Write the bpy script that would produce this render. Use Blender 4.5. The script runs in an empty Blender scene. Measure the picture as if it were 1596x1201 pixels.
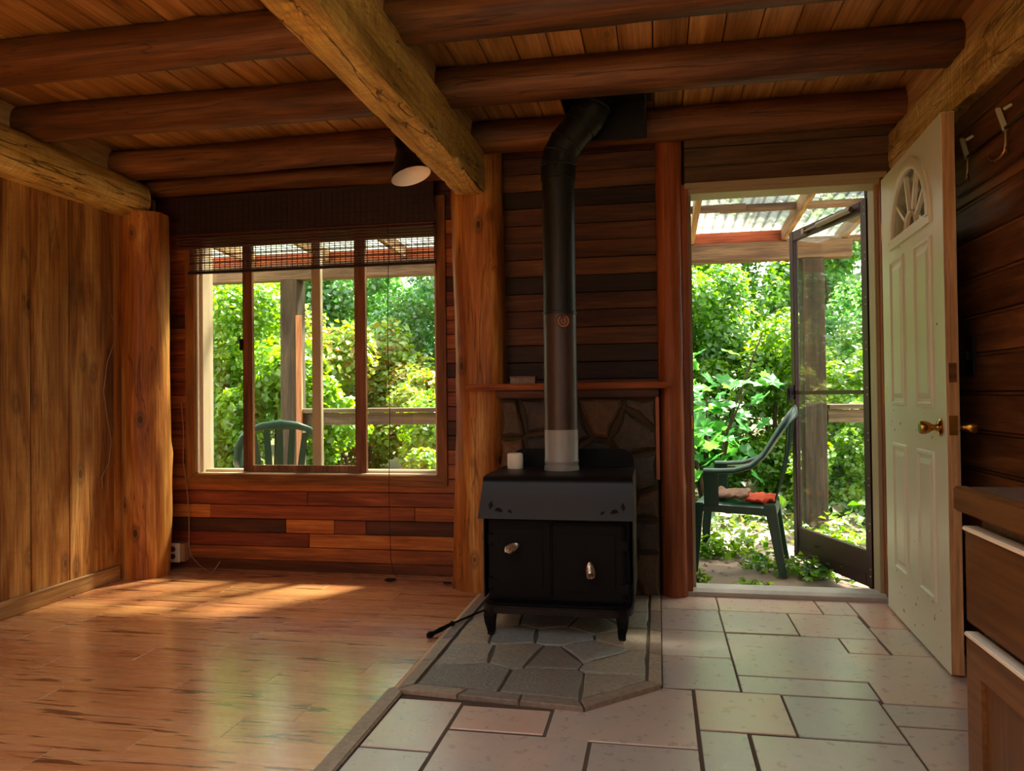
import bpy, bmesh, math, random
import numpy as np
from mathutils import Vector, Matrix, noise

# ------------------------------------------------------------------ camera, sky, sun, exposure
SC = bpy.context.scene
COL = SC.collection
R = math.radians
random.seed(7)

YAW, PITCH, ROLL, CAMH, FPX = R(10.75), R(0.8), R(0.65), 1.03, 1195.0
cam_d = bpy.data.cameras.new('camera')
cam_d.sensor_fit = 'HORIZONTAL'
cam_d.sensor_width = 36.0
cam_d.lens = FPX * 36.0 / 1596.0
cam_d.clip_start = 0.02
cam_d.clip_end = 200
cam = bpy.data.objects.new('camera', cam_d)
COL.objects.link(cam)
_f = Vector((-math.sin(YAW) * math.cos(PITCH), math.cos(YAW) * math.cos(PITCH), math.sin(PITCH)))
_r = _f.cross(Vector((0, 0, 1))).normalized()
_u = _r.cross(_f)
_r2 = math.cos(ROLL) * _r - math.sin(ROLL) * _u
_u2 = math.sin(ROLL) * _r + math.cos(ROLL) * _u
cam.matrix_world = Matrix(((_r2.x, _u2.x, -_f.x, 0), (_r2.y, _u2.y, -_f.y, 0), (_r2.z, _u2.z, -_f.z, CAMH), (0, 0, 0, 1)))
SC.camera = cam

SUN_DIR = Vector((0.45, 0.66, 1.25)).normalized()      # towards the sun: high, in front of the house
world = bpy.data.worlds.new('sky')
SC.world = world
world.use_nodes = True
wn = world.node_tree.nodes
wl = world.node_tree.links
wn.clear()
sky = wn.new('ShaderNodeTexSky')
sky.sky_type = 'NISHITA'
sky.sun_disc = False
sky.sun_elevation = math.asin(SUN_DIR.z)
sky.sun_rotation = math.atan2(SUN_DIR.x, SUN_DIR.y)
sky.air_density = 1.0
sky.dust_density = 4.0
sky.ozone_density = 0.6
bg = wn.new('ShaderNodeBackground')
bg.inputs['Strength'].default_value = 0.62
wo = wn.new('ShaderNodeOutputWorld')
haze = wn.new('ShaderNodeMix')
haze.data_type = 'RGBA'
haze.inputs[0].default_value = 0.6           # thin bright overcast over the blue
haze.inputs[7].default_value = (1.9, 1.75, 1.5, 1)
wl.new(sky.outputs[0], haze.inputs[6])
wl.new(haze.outputs[2], bg.inputs[0])
wl.new(bg.outputs[0], wo.inputs[0])

sun_d = bpy.data.lights.new('sun', 'SUN')
sun_d.energy = 15.0
sun_d.angle = R(5.0)
sun_d.color = (1.0, 0.93, 0.80)
sun = bpy.data.objects.new('sun', sun_d)
COL.objects.link(sun)
sun.rotation_euler = SUN_DIR.to_track_quat('Z', 'Y').to_euler()
sun.location = (3, 5, 12)


def portal(loc, rot, sx, sy):
    """tells the sampler where the sky comes in; gives no light of its own"""
    d = bpy.data.lights.new('window_portal', 'AREA')
    d.shape = 'RECTANGLE'
    d.size, d.size_y = sx, sy
    d.cycles.is_portal = True
    o = bpy.data.objects.new('window_portal', d)
    COL.objects.link(o)
    o.location = loc
    o.rotation_euler = rot
    return o


SC.view_settings.view_transform = 'Standard'
SC.view_settings.look = 'None'
SC.view_settings.exposure = 1.65
SC.view_settings.gamma = 1.0
SC.view_settings.use_curve_mapping = False
SC.cycles.max_bounces = 10
SC.cycles.diffuse_bounces = 6
SC.cycles.glossy_bounces = 4
SC.cycles.transmission_bounces = 6
SC.cycles.transparent_max_bounces = 16
SC.cycles.caustics_reflective = False
SC.cycles.caustics_refractive = False
SC.cycles.sample_clamp_indirect = 6.0
SC.cycles.use_denoising = True

# ------------------------------------------------------------------ helpers: objects


def tag(o, label=None, cat=None, group=None, kind=None):
    if label: o['label'] = label
    if cat: o['category'] = cat
    if group: o['group'] = group
    if kind: o['kind'] = kind
    return o


def link(name, me, mat=None, parent=None, loc=(0, 0, 0), rot=(0, 0, 0)):
    o = bpy.data.objects.new(name, me)
    COL.objects.link(o)
    if me is not None and mat is not None and not me.materials:
        me.materials.append(mat)
    elif me is not None and mat is not None and me.materials[0] != mat:
        o.material_slots[0].link = 'OBJECT'
        o.material_slots[0].material = mat
    o.location = loc
    o.rotation_euler = rot
    if parent is not None:
        o.parent = parent
    return o


def empty(name, loc=(0, 0, 0), rz=0.0):
    o = bpy.data.objects.new(name, None)
    COL.objects.link(o)
    o.location = loc
    o.rotation_euler = (0, 0, rz)
    o.empty_display_size = 0.1
    return o


_boxes = {}


def boxmesh(sx, sy, sz, bev=0.0):
    key = (round(sx, 4), round(sy, 4), round(sz, 4), bev)
    if key in _boxes:
        return _boxes[key]
    bm = bmesh.new()
    bmesh.ops.create_cube(bm, size=1.0)
    bmesh.ops.scale(bm, vec=(sx, sy, sz), verts=bm.verts)
    if bev > 0:
        bmesh.ops.bevel(bm, geom=bm.edges[:], offset=min(bev, 0.45 * min(sx, sy, sz)), segments=1, affect='EDGES')
    me = bpy.data.meshes.new('box')
    bm.to_mesh(me)
    bm.free()
    _boxes[key] = me
    return me


def box(name, x0, x1, y0, y1, z0, z1, mat, parent=None, bev=0.0, own=False):
    me = boxmesh(x1 - x0, y1 - y0, z1 - z0, bev)
    if own:
        me = me.copy()
        me.materials.clear()
    return link(name, me, mat, parent, ((x0 + x1) / 2, (y0 + y1) / 2, (z0 + z1) / 2))


def kid(o, p):
    """parent o to p keeping o where it is (p has only a translation / z-rotation)"""
    o.parent = p
    mw = Matrix.Translation(p.location) @ p.rotation_euler.to_matrix().to_4x4()
    o.matrix_parent_inverse = mw.inverted()
    return o


class MB:
    """collects shapes into one mesh"""

    def __init__(s):
        s.v, s.f = [], []

    def add(s, vs, fs):
        n = len(s.v)
        s.v += [tuple(v) for v in vs]
        s.f += [tuple(i + n for i in f) for f in fs]

    def box(s, x0, x1, y0, y1, z0, z1):
        vs = [(x, y, z) for x in (x0, x1) for y in (y0, y1) for z in (z0, z1)]
        s.add(vs, [(0, 1, 3, 2), (4, 6, 7, 5), (0, 4, 5, 1), (2, 3, 7, 6), (0, 2, 6, 4), (1, 5, 7, 3)])

    def bar(s, p, q, w, h, up=(0, 0, 1)):
        p, q = Vector(p), Vector(q)
        d = (q - p).normalized()
        a = d.cross(Vector(up))
        if a.length < 1e-4: a = d.cross(Vector((1, 0, 0)))
        a.normalize()
        b = a.cross(d)
        vs = []
        for e in (p, q):
            for (i, j) in ((-1, -1), (1, -1), (1, 1), (-1, 1)):
                vs.append(e + a * (i * w / 2) + b * (j * h / 2))
        s.add(vs, [(0, 1, 2, 3), (7, 6, 5, 4), (0, 4, 5, 1), (1, 5, 6, 2), (2, 6, 7, 3), (3, 7, 4, 0)])

    def tube(s, pts, rad, seg=10, cap=True, flat=1.0):
        pts = [Vector(p) for p in pts]
        if not hasattr(rad, '__len__'): rad = [rad] * len(pts)
        n = len(pts)
        vs, fs = [], []
        prev = None
        for i, p in enumerate(pts):
            t = (pts[min(i + 1, n - 1)] - pts[max(i - 1, 0)])
            if t.length < 1e-9: t = Vector((0, 0, 1))
            t.normalize()
            if prev is None:
                a = t.orthogonal().normalized()
            else:
                a = prev - t * prev.dot(t)
                if a.length < 1e-6: a = t.orthogonal()
                a.normalize()
            prev = a
            b = t.cross(a)
            for k in range(seg):
                an = 2 * math.pi * k / seg
                vs.append(p + a * (math.cos(an) * rad[i]) + b * (math.sin(an) * rad[i] * flat))
        for i in range(n - 1):
            for k in range(seg):
                k2 = (k + 1) % seg
                fs.append((i * seg + k, i * seg + k2, (i + 1) * seg + k2, (i + 1) * seg + k))
        if cap:
            fs.append(tuple(reversed(range(seg))))
            fs.append(tuple(range((n - 1) * seg, n * seg)))
        s.add(vs, fs)

    def lathe(s, prof, c=(0, 0, 0), axis=(0, 0, 1), seg=24):
        ax = Vector(axis).normalized()
        a = ax.orthogonal().normalized()
        b = ax.cross(a)
        c = Vector(c)
        vs, fs = [], []
        for (r, h) in prof:
            for k in range(seg):
                an = 2 * math.pi * k / seg
                vs.append(c + ax * h + (a * math.cos(an) + b * math.sin(an)) * r)
        for i in range(len(prof) - 1):
            for k in range(seg):
                k2 = (k + 1) % seg
                fs.append((i * seg + k, i * seg + k2, (i + 1) * seg + k2, (i + 1) * seg + k))
        if prof[0][0] > 1e-5: fs.append(tuple(reversed(range(seg))))
        if prof[-1][0] > 1e-5: fs.append(tuple(range((len(prof) - 1) * seg, len(prof) * seg)))
        s.add(vs, fs)

    def prism(s, poly, fn0, fn1):
        """poly: 2-D points; fn0 / fn1 map them to the two caps"""
        n = len(poly)
        vs = [fn0(p) for p in poly] + [fn1(p) for p in poly]
        fs = [tuple(reversed(range(n))), tuple(range(n, 2 * n))]
        for i in range(n):
            j = (i + 1) % n
            fs.append((i, j, n + j, n + i))
        s.add(vs, fs)

    def build(s, name, mat, parent=None, smooth=False, loc=(0, 0, 0), bev=0.0, rot=(0, 0, 0), angle=40):
        me = bpy.data.meshes.new(name)
        me.from_pydata(s.v, [], s.f)
        bm = bmesh.new()
        bm.from_mesh(me)
        bmesh.ops.recalc_face_normals(bm, faces=bm.faces[:])
        if bev > 0:
            es = [e for e in bm.edges if len(e.link_faces) == 2 and e.calc_face_angle() > R(35)]
            bmesh.ops.bevel(bm, geom=es, offset=bev, segments=2, affect='EDGES', clamp_overlap=True)
        bm.to_mesh(me)
        bm.free()
        me.materials.append(mat)
        if smooth:
            me.polygons.foreach_set('use_smooth', [True] * len(me.polygons))
            me.set_sharp_from_angle(angle=R(angle))
        return link(name, me, None, parent, loc, rot)


# ------------------------------------------------------------------ helpers: materials
def S(h):
    h = h.lstrip('#')
    c = [int(h[i:i + 2], 16) / 255 for i in (0, 2, 4)]
    return tuple((x / 12.92 if x <= 0.04045 else ((x + 0.055) / 1.055) ** 2.4) for x in c) + (1.0,)


class NT:
    def __init__(s, name):
        s.m = bpy.data.materials.new(name)
        s.m.use_nodes = True
        s.t = s.m.node_tree
        s.t.nodes.clear()
        s.out = s.n('ShaderNodeOutputMaterial')

    def n(s, typ, **kw):
        o = s.t.nodes.new(typ)
        for k, v in kw.items():
            setattr(o, k, v)
        return o

    def l(s, a, b):
        s.t.links.new(a, b)

    def math(s, op, a, b=None, clamp=False):
        n = s.n('ShaderNodeMath', operation=op, use_clamp=clamp)
        for i, x in enumerate((a, b)):
            if x is None: continue
            if isinstance(x, (int, float)): n.inputs[i].default_value = x
            else: s.l(x, n.inputs[i])
        return n.outputs[0]

    def ramp(s, fac, stops, interp='LINEAR'):
        n = s.n('ShaderNodeValToRGB')
        cr = n.color_ramp
        cr.interpolation = interp
        while len(cr.elements) < len(stops): cr.elements.new(0.5)
        for e, (p, c) in zip(cr.elements, stops):
            e.position = p
            e.color = c if len(c) == 4 else tuple(c) + (1,)
        s.l(fac, n.inputs[0])
        return n.outputs[0]

    def mix(s, fac, a, b, blend='MIX'):
        n = s.n('ShaderNodeMix', data_type='RGBA', blend_type=blend)
        for sock, x in ((n.inputs[0], fac), (n.inputs[6], a), (n.inputs[7], b)):
            if isinstance(x, (int, float)): sock.default_value = x
            elif isinstance(x, tuple): sock.default_value = x
            else: s.l(x, sock)
        return n.outputs[2]

    def coords(s, scale=(1, 1, 1), rand=True, src='Object'):
        tc = s.n('ShaderNodeTexCoord')
        v = tc.outputs[src]
        if rand:
            oi = s.n('ShaderNodeObjectInfo')
            mul = s.n('ShaderNodeVectorMath', operation='SCALE')
            mul.inputs[0].default_value = (17.3, 31.7, 23.1)
            s.l(oi.outputs['Random'], mul.inputs['Scale'])
            add = s.n('ShaderNodeVectorMath', operation='ADD')
            s.l(v, add.inputs[0])
            s.l(mul.outputs[0], add.inputs[1])
            v = add.outputs[0]
        mp = s.n('ShaderNodeMapping')
        mp.inputs['Scale'].default_value = scale
        s.l(v, mp.inputs['Vector'])
        return mp.outputs[0]

    def noise(s, vec, scale=1.0, detail=4.0, rough=0.55, dist=0.0):
        n = s.n('ShaderNodeTexNoise')
        n.inputs['Scale'].default_value = scale
        n.inputs['Detail'].default_value = detail
        n.inputs['Roughness'].default_value = rough
        n.inputs['Distortion'].default_value = dist
        s.l(vec, n.inputs['Vector'])
        return n.outputs['Fac']

    def rand(s):
        return s.n('ShaderNodeObjectInfo').outputs['Random']

    def hsv(s, col, h=0.5, sat=1.0, val=1.0):
        n = s.n('ShaderNodeHueSaturation')
        for nm, x in (('Hue', h), ('Saturation', sat), ('Value', val)):
            if isinstance(x, (int, float)): n.inputs[nm].default_value = x
            else: s.l(x, n.inputs[nm])
        s.l(col, n.inputs['Color'])
        return n.outputs[0]

    def bump(s, h, strength=0.2, dist=0.01):
        n = s.n('ShaderNodeBump')
        n.inputs['Strength'].default_value = strength
        n.inputs['Distance'].default_value = dist
        s.l(h, n.inputs['Height'])
        return n.outputs[0]

    def pbr(s, col, rough=0.6, metal=0.0, spec=0.4, normal=None, coat=0.0, coat_rough=0.1):
        p = s.n('ShaderNodeBsdfPrincipled')
        for nm, x in (('Base Color', col), ('Roughness', rough), ('Metallic', metal), ('Specular IOR Level', spec), ('Coat Weight', coat), ('Coat Roughness', coat_rough)):
            if isinstance(x, (int, float, tuple)): p.inputs[nm].default_value = x
            else: s.l(x, p.inputs[nm])
        if normal is not None: s.l(normal, p.inputs['Normal'])
        s.l(p.outputs[0], s.out.inputs[0])
        return s.m


def plain(name, col, rough=0.6, metal=0.0, spec=0.4, var=0.12, nscale=18.0, bump=0.05, coat=0.0):
    """a near-uniform surface with slight mottling"""
    t = NT(name)
    v = t.coords()
    n = t.noise(v, nscale, 4)
    c = t.hsv(t.mix(0.0, col, col), val=t.math('ADD', t.math('MULTIPLY', n, 2 * var), 1 - var))
    return t.pbr(c, rough, metal, spec, t.bump(n, bump, 0.004), coat)


def wood(name, dark, mid, light, axis=0, along=1.3, across=13.0, rough=0.6, var=0.3, bump=0.25, knots=0.0, spec=0.35, coat=0.0, fine=90.0, hue=0.0, saw=0.0, crack=0.0, kscale=None):
    t = NT(name)
    sc = [across] * 3
    sc[axis] = along
    v = t.coords(tuple(sc))
    n1 = t.noise(v, 1.0, 5, 0.6, 0.8)
    col = t.ramp(n1, [(0.32, S(dark)), (0.5, S(mid)), (0.66, S(light))])
    sf = [fine] * 3
    sf[axis] = along * 3
    n2 = t.noise(t.coords(tuple(sf)), 1.0, 3, 0.6)
    col = t.mix(0.75, col, t.ramp(n2, [(0.32, (0.5, 0.47, 0.45, 1)), (0.66, (1.2, 1.2, 1.2, 1))]), 'MULTIPLY')
    h = t.math('ADD', n2, n1)
    if knots > 0:
        vo = t.n('ShaderNodeTexVoronoi')
        sk = [5.5] * 3
        sk[axis] = 2.3
        if kscale: sk = kscale
        t.l(t.coords(tuple(sk)), vo.inputs['Vector'])
        vo.inputs['Scale'].default_value = 1.0
        k = t.ramp(vo.outputs['Distance'], [(0.0, (1, 1, 1, 1)), (0.07, (0.9, 0.9, 0.9, 1)), (0.10, (0.25, 0.25, 0.25, 1)), (0.13, (0.55, 0.55, 0.55, 1)), (0.22, (0, 0, 0, 1))])
        sepk = t.math('MULTIPLY', k, knots)
        col = t.mix(sepk, col, S('#2a1206'))
        h = t.math('SUBTRACT', h, sepk)
    if saw > 0:
        ss = [3.0] * 3
        ss[axis] = 55.0
        n3 = t.noise(t.coords(tuple(ss)), 1.0, 2, 0.5, 0.6)
        h = t.math('ADD', h, t.math('MULTIPLY', n3, saw))
        col = t.mix(0.35 * min(saw, 1), col, t.ramp(n3, [(0.35, (0.6, 0.6, 0.6, 1)), (0.65, (1.2, 1.2, 1.2, 1))]), 'MULTIPLY')
    if crack > 0:
        sk = [11.0] * 3
        sk[axis] = 0.7
        n4 = t.noise(t.coords(tuple(sk)), 1.0, 3, 0.5, 0.5)
        ck = t.ramp(n4, [(0.472, (0, 0, 0, 1)), (0.482, (1, 1, 1, 1)), (0.492, (0, 0, 0, 1))])
        ck = t.math('MULTIPLY', ck, crack)
        col = t.mix(ck, col, S('#1c0d05'))
        h = t.math('SUBTRACT', h, t.math('MULTIPLY', ck, 1.5))
    rd = t.rand()
    col = t.hsv(col, h=t.math('ADD', t.math('MULTIPLY', rd, hue), 0.5 - hue / 2), val=t.math('ADD', t.math('MULTIPLY', rd, 2 * var), 1 - var))
    return t.pbr(col, rough, 0, spec, t.bump(h, bump, 0.006), coat, 0.15)


def glass_mat(name, tint=(0.97, 0.99, 0.97, 1), refl=0.06):
    t = NT(name)
    tr = t.n('ShaderNodeBsdfTransparent')
    tr.inputs[0].default_value = tint
    gl = t.n('ShaderNodeBsdfGlossy')
    gl.inputs['Roughness'].default_value = 0.02
    lw = t.n('ShaderNodeLayerWeight')         # Schlick's curve, alike from both sides of the pane
    lw.inputs['Blend'].default_value = 0.5
    fr = t.math('ADD', t.math('MULTIPLY', t.math('POWER', lw.outputs['Facing'], 5.0), 0.6), 0.025)
    mx = t.n('ShaderNodeMixShader')
    t.l(t.math('MULTIPLY', fr, refl / 0.04, True), mx.inputs[0])
    t.l(tr.outputs[0], mx.inputs[1])
    t.l(gl.outputs[0], mx.inputs[2])
    t.l(mx.outputs[0], t.out.inputs[0])
    return t.m


def leaf_mat(name, cols, trans=0.55, gloss=0.06, rough=0.4):
    t = NT(name)
    g = t.n('ShaderNodeNewGeometry')
    st = [(i / max(1, len(cols) - 1), S(c)) for i, c in enumerate(cols)]
    c = t.hsv(t.ramp(g.outputs['Random Per Island'], st), sat=1.03, val=0.74)
    d = t.n('ShaderNodeBsdfDiffuse')
    t.l(c, d.inputs[0])
    tl = t.n('ShaderNodeBsdfTranslucent')
    t.l(t.hsv(c, h=0.475, sat=1.1, val=1.45), tl.inputs[0])
    m1 = t.n('ShaderNodeMixShader')
    m1.inputs[0].default_value = trans
    t.l(d.outputs[0], m1.inputs[1])
    t.l(tl.outputs[0], m1.inputs[2])
    gl = t.n('ShaderNodeBsdfGlossy')
    gl.inputs['Roughness'].default_value = rough
    m2 = t.n('ShaderNodeMixShader')
    m2.inputs[0].default_value = gloss
    t.l(m1.outputs[0], m2.inputs[1])
    t.l(gl.outputs[0], m2.inputs[2])
    t.l(m2.outputs[0], t.out.inputs[0])
    return t.m


M = {}
M['cedar'] = wood('cedar_board', '#63280f', '#87401d', '#a4562a', 0, rough=0.5, var=0.32, hue=0.02, coat=0.1)
M['cedar_orange'] = wood('cedar_board_orange', '#8f4a1c', '#b1662a', '#c67d3a', 0, rough=0.5, var=0.12)
M['cedar_dark'] = wood('cedar_board_dark', '#33180b', '#4a2412', '#5e311a', 0, rough=0.55, var=0.2)
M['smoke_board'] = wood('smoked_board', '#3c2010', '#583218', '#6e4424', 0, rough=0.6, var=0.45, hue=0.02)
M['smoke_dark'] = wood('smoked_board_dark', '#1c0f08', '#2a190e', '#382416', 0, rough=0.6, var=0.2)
M['header_board'] = wood('header_board', '#46301c', '#604529', '#725636', 0, rough=0.6, var=0.12)
M['left_board'] = wood('rough_sawn_board', '#6a3a10', '#a06628', '#c89450', 2, along=0.9, across=7, rough=0.7, var=0.16, knots=0.85, bump=0.4, saw=0.3, crack=0.5, kscale=(0.01, 5.5, 2.6))
M['right_board'] = wood('dark_groove_board', '#4e3019', '#6e4628', '#8a5e38', 1, rough=0.5, var=0.25, coat=0.05)
M['ceiling_board'] = wood('ceiling_board', '#8a5e2a', '#ac7e42', '#c4985c', 1, along=0.8, across=9, rough=0.55, var=0.22, knots=0.5, bump=0.12)
M['post_log'] = wood('peeled_post_log', '#7c3e12', '#b4702e', '#dcab5c', 2, along=0.8, across=7, rough=0.5, var=0.08, knots=0.9, bump=0.5, hue=0.01, crack=0.6, kscale=(6.5, 0.01, 3.4))
M['joist_log'] = wood('peeled_joist_log', '#3c1e0a', '#633a16', '#80522a', 0, along=0.9, across=9, rough=0.55, var=0.12, knots=0.5, bump=0.4, crack=0.6)
M['red_log'] = wood('reddish_door_log', '#6a2f14', '#8f4a22', '#a86032', 2, along=0.7, across=10, rough=0.5, var=0.1, knots=0.3, bump=0.25)
M['hewn'] = wood('hewn_beam', '#9c7630', '#caa04c', '#e2c070', 1, along=1.2, across=8, rough=0.7, var=0.05, bump=0.8, saw=0.9, crack=0.9)
M['hewn_grey'] = wood('hewn_wall_beam', '#8f6f38', '#bb9a55', '#d8bb78', 1, along=1.4, across=9, rough=0.75, var=0.05, bump=1.0, saw=1.6, crack=0.6)
M['block'] = wood('blocking_board', '#9a7440', '#b8905a', '#caa872', 1, rough=0.65, var=0.1)
M['trim'] = wood('window_trim', '#6b3c17', '#8a5424', '#a06a34', 0, rough=0.5, var=0.1)
M['trim_v'] = wood('window_trim_upright', '#6b3c17', '#8a5424', '#a06a34', 2, rough=0.5, var=0.1)
M['sash'] = wood('sash_wood', '#5a3420', '#774a2e', '#8a5c3c', 2, rough=0.45, var=0.08)
M['baseboard_l'] = wood('pale_baseboard', '#8a6238', '#a67c4a', '#bb9460', 1, rough=0.55, var=0.05)
M['baseboard_b'] = wood('dark_baseboard', '#4a2410', '#63331a', '#744024', 0, rough=0.5, var=0.05)
M['mantel'] = wood('mantel_wood', '#6a3010', '#97501f', '#b26a30', 0, rough=0.6, var=0.1, spec=0.25)
M['cabinet'] = wood('cabinet_wood', '#553618', '#664320', '#714c26', 1, along=0.9, across=6, rough=0.35, var=0.06, bump=0.05, coat=0.25)
M['cabinet_v'] = wood('cabinet_wood_upright', '#553618', '#664320', '#714c26', 2, along=0.9, across=6, rough=0.35, var=0.06, bump=0.05, coat=0.25)
M['porch'] = wood('porch_timber', '#4e3c28', '#6c5540', '#826a4e', 0, rough=0.8, var=0.15)
M['porch_y'] = wood('porch_rafter', '#7a5c3c', '#9a784e', '#b29468', 1, rough=0.8, var=0.15)
M['porch_v'] = wood('porch_post_wood', '#30261c', '#443829', '#564836', 2, rough=0.8, var=0.15)
M['rail'] = wood('weathered_rail', '#4c4030', '#665642', '#7c6c54', 0, rough=0.85, var=0.1)
M['porch_red'] = wood('porch_red_board', '#7c341a', '#9c4c28', '#ac6038', 0, rough=0.7, var=0.1)
M['porch_salmon'] = wood('porch_salmon_board', '#b06a40', '#cf8a5c', '#dc9c70', 2, rough=0.7, var=0.1)


def laminate():
    t = NT('laminate_plank')
    v = t.coords((1.1, 16, 16))
    n1 = t.noise(v, 1.0, 4, 0.55, 0.5)
    col = t.ramp(n1, [(0.3, S('#cc8c58')), (0.5, S('#d89c68')), (0.7, S('#e2ac7a'))])
    v2 = t.coords((2.6, 34, 34))
    n2 = t.noise(v2, 1.0, 2, 0.5, 1.0)
    st = t.ramp(n2, [(0.60, (0, 0, 0, 1)), (0.65, (1, 1, 1, 1))])
    col = t.mix(t.math('MULTIPLY', st, 0.8), col, S('#4e2410'))
    # cat-face swirls
    w = t.n('ShaderNodeTexWave', wave_type='RINGS', rings_direction='SPHERICAL')
    w.inputs['Scale'].default_value = 2.0
    w.inputs['Distortion'].default_value = 3.0
    vo = t.n('ShaderNodeTexVoronoi')
    t.l(t.coords((1.6, 7, 7)), vo.inputs['Vector'])
    vo.inputs['Scale'].default_value = 1.0
    ring = t.math('SINE', t.math('MULTIPLY', vo.outputs['Distance'], 60.0))
    near = t.ramp(vo.outputs['Distance'], [(0.04, (1, 1, 1, 1)), (0.20, (0, 0, 0, 1))])
    sw = t.math('MULTIPLY', t.math('GREATER_THAN', ring, 0.6), near)
    col = t.mix(t.math('MULTIPLY', sw, 0.55), col, S('#6a3416'))
    rd = t.rand()
    col = t.hsv(col, h=t.math('ADD', t.math('MULTIPLY', rd, 0.012), 0.488), sat=1.05, val=t.math('ADD', t.math('MULTIPLY', rd, 0.2), 0.86))
    fn = t.noise(t.coords((3, 60, 60)), 1.0, 2)
    return t.pbr(col, t.math('ADD', t.math('MULTIPLY', fn, 0.14), 0.2), 0, 0.5, t.bump(fn, 0.05, 0.002), 1.0, 0.2)


M['laminate'] = laminate()
M['laminate_seam'] = plain('laminate_underlay', S('#e0bc94'), 0.7)


def tile_mat():
    t = NT('ceramic_tile')
    v = t.coords((1, 1, 1))
    n1 = t.noise(v, 3.2, 5, 0.6, 0.4)
    n2 = t.noise(v, 26, 4, 0.65)
    rd = t.rand()
    base = t.ramp(t.math('ADD', t.math('MULTIPLY', n1, 0.7), t.math('MULTIPLY', t.math('SUBTRACT', rd, 0.35), 0.55)),
                  [(0.15, S('#b4aca4')), (0.38, S('#c4b2a2')), (0.55, S('#d2b6a0')), (0.75, S('#dca68c'))])
    col = t.mix(0.35, base, t.ramp(n2, [(0.30, (0.84, 0.82, 0.80, 1)), (0.6, (1.05, 1.05, 1.05, 1))]), 'MULTIPLY')
    n3 = t.noise(v, 60, 3, 0.6)
    return t.pbr(col, t.math('ADD', t.math('MULTIPLY', n2, 0.3), 0.16), 0, 0.6, t.bump(t.math('ADD', n2, n3), 0.16, 0.003), 0.7, 0.28)


M['tile'] = tile_mat()
M['grout'] = plain('grout', S('#5c4c3e'), 0.9, nscale=60)
M['mortar'] = plain('hearth_mortar', S('#5a4e40'), 0.95, nscale=70, bump=0.3)
M['mortar_wall'] = plain('stone_mortar', S('#54452e'), 0.95, nscale=50, bump=0.5)


def stone_mat(name, cols, rough=0.55, bump=0.4, nsc=7):
    t = NT(name)
    v = t.coords()
    rd = t.rand()
    n = t.noise(v, nsc, 6, 0.65, 0.6)
    n2 = t.noise(v, nsc * 6, 4, 0.6)
    k = len(cols) - 1
    col = t.ramp(t.math('ADD', t.math('MULTIPLY', t.math('SUBTRACT', n, 0.5), 0.5), rd), [(i / k, S(c)) for i, c in enumerate(cols)])
    col = t.mix(0.6, col, t.ramp(n2, [(0.3, (0.55, 0.55, 0.55, 1)), (0.7, (1.25, 1.25, 1.25, 1))]), 'MULTIPLY')
    return t.pbr(col, rough, 0, 0.45, t.bump(t.math('ADD', n, n2), bump, 0.012))


M['slate'] = stone_mat('hearth_slate', ['#949c94', '#a89e86', '#b0a288', '#98907e', '#a4aaa0', '#b8a688'], 0.42, 0.35, 9)
M['slate_dark'] = stone_mat('hearth_slate_dark', ['#7c7a74', '#8a8074', '#8e8e86'], 0.42, 0.45, 12)
M['slate_trim'] = stone_mat('hearth_border', ['#82766a', '#988672', '#a8967e'], 0.5, 0.3, 8)
M['wall_stone'] = stone_mat('wall_stone', ['#3a2c1c', '#5a4228', '#2e2a24', '#6a4a2a', '#40382c'], 0.6, 0.7, 6)
M['black_steel'] = plain('black_stove_steel', S('#080708'), 0.65, 0.0, 0.18, 0.15, 30, 0.08)
M['stove_top'] = plain('stove_top_steel', S('#100d0e'), 0.42, 0.0, 0.3, 0.12, 24, 0.06)
M['pipe'] = plain('black_stove_pipe', S('#0e0f0b'), 0.45, 0.0, 0.4, 0.1, 20, 0.03)
M['pipe_brown'] = plain('browned_stove_pipe', S('#3a2a20'), 0.4, 0.0, 0.5, 0.15, 16, 0.03)
M['pipe_grey'] = plain('grey_stove_collar', S('#8c8c84'), 0.4, 0.0, 0.5, 0.1, 16, 0.03)
M['nickel'] = plain('nickel_coil', S('#c8b49a'), 0.3, 0.9, 0.5, 0.1, 40, 0.02)
M['wax'] = plain('white_wax', S('#e4dcc4'), 0.5, 0, 0.4, 0.03)
M['door_paint'] = plain('pale_door_paint', S('#dcdfca'), 0.35, 0, 0.45, 0.025, 6, 0.02)
M['door_edge'] = wood('door_edge_wood', '#a07a4c', '#b58e5e', '#c49e70', 2, rough=0.6, var=0.02)
M['frame_paint'] = plain('tan_frame_paint', S('#a39474'), 0.5, 0, 0.4, 0.06)
M['vinyl'] = plain('pale_window_vinyl', S('#cdb99c'), 0.4, 0, 0.45, 0.05)
M['brass'] = plain('brass', S('#b8873c'), 0.25, 1.0, 0.5, 0.1, 30, 0.02)
M['storm'] = plain('maroon_storm_frame', S('#36181a'), 0.4, 0.2, 0.5, 0.12, 25, 0.03)
M['storm_light'] = plain('storm_door_closer_metal', S('#8a7a68'), 0.4, 0.5, 0.5, 0.1)
M['sill'] = plain('weathered_metal_sill', S('#a8a49a'), 0.55, 0.1, 0.4, 0.2, 14, 0.1)
M['green_plastic'] = plain('green_plastic', S('#1d4a3a'), 0.35, 0, 0.5, 0.08)
M['cloth_red'] = plain('red_cushion_cloth', S('#c8502e'), 0.85, 0, 0.2, 0.25, 12, 0.3)
M['cloth_brown'] = plain('brown_cushion_cloth', S('#8a6a54'), 0.85, 0, 0.2, 0.25, 20, 0.3)
M['bamboo'] = plain('dark_bamboo', S('#4a2418'), 0.5, 0, 0.4, 0.3, 60, 0.1)
M['bamboo_dark'] = plain('very_dark_bamboo', S('#2a140e'), 0.6, 0, 0.4, 0.3, 60, 0.1)
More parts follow.
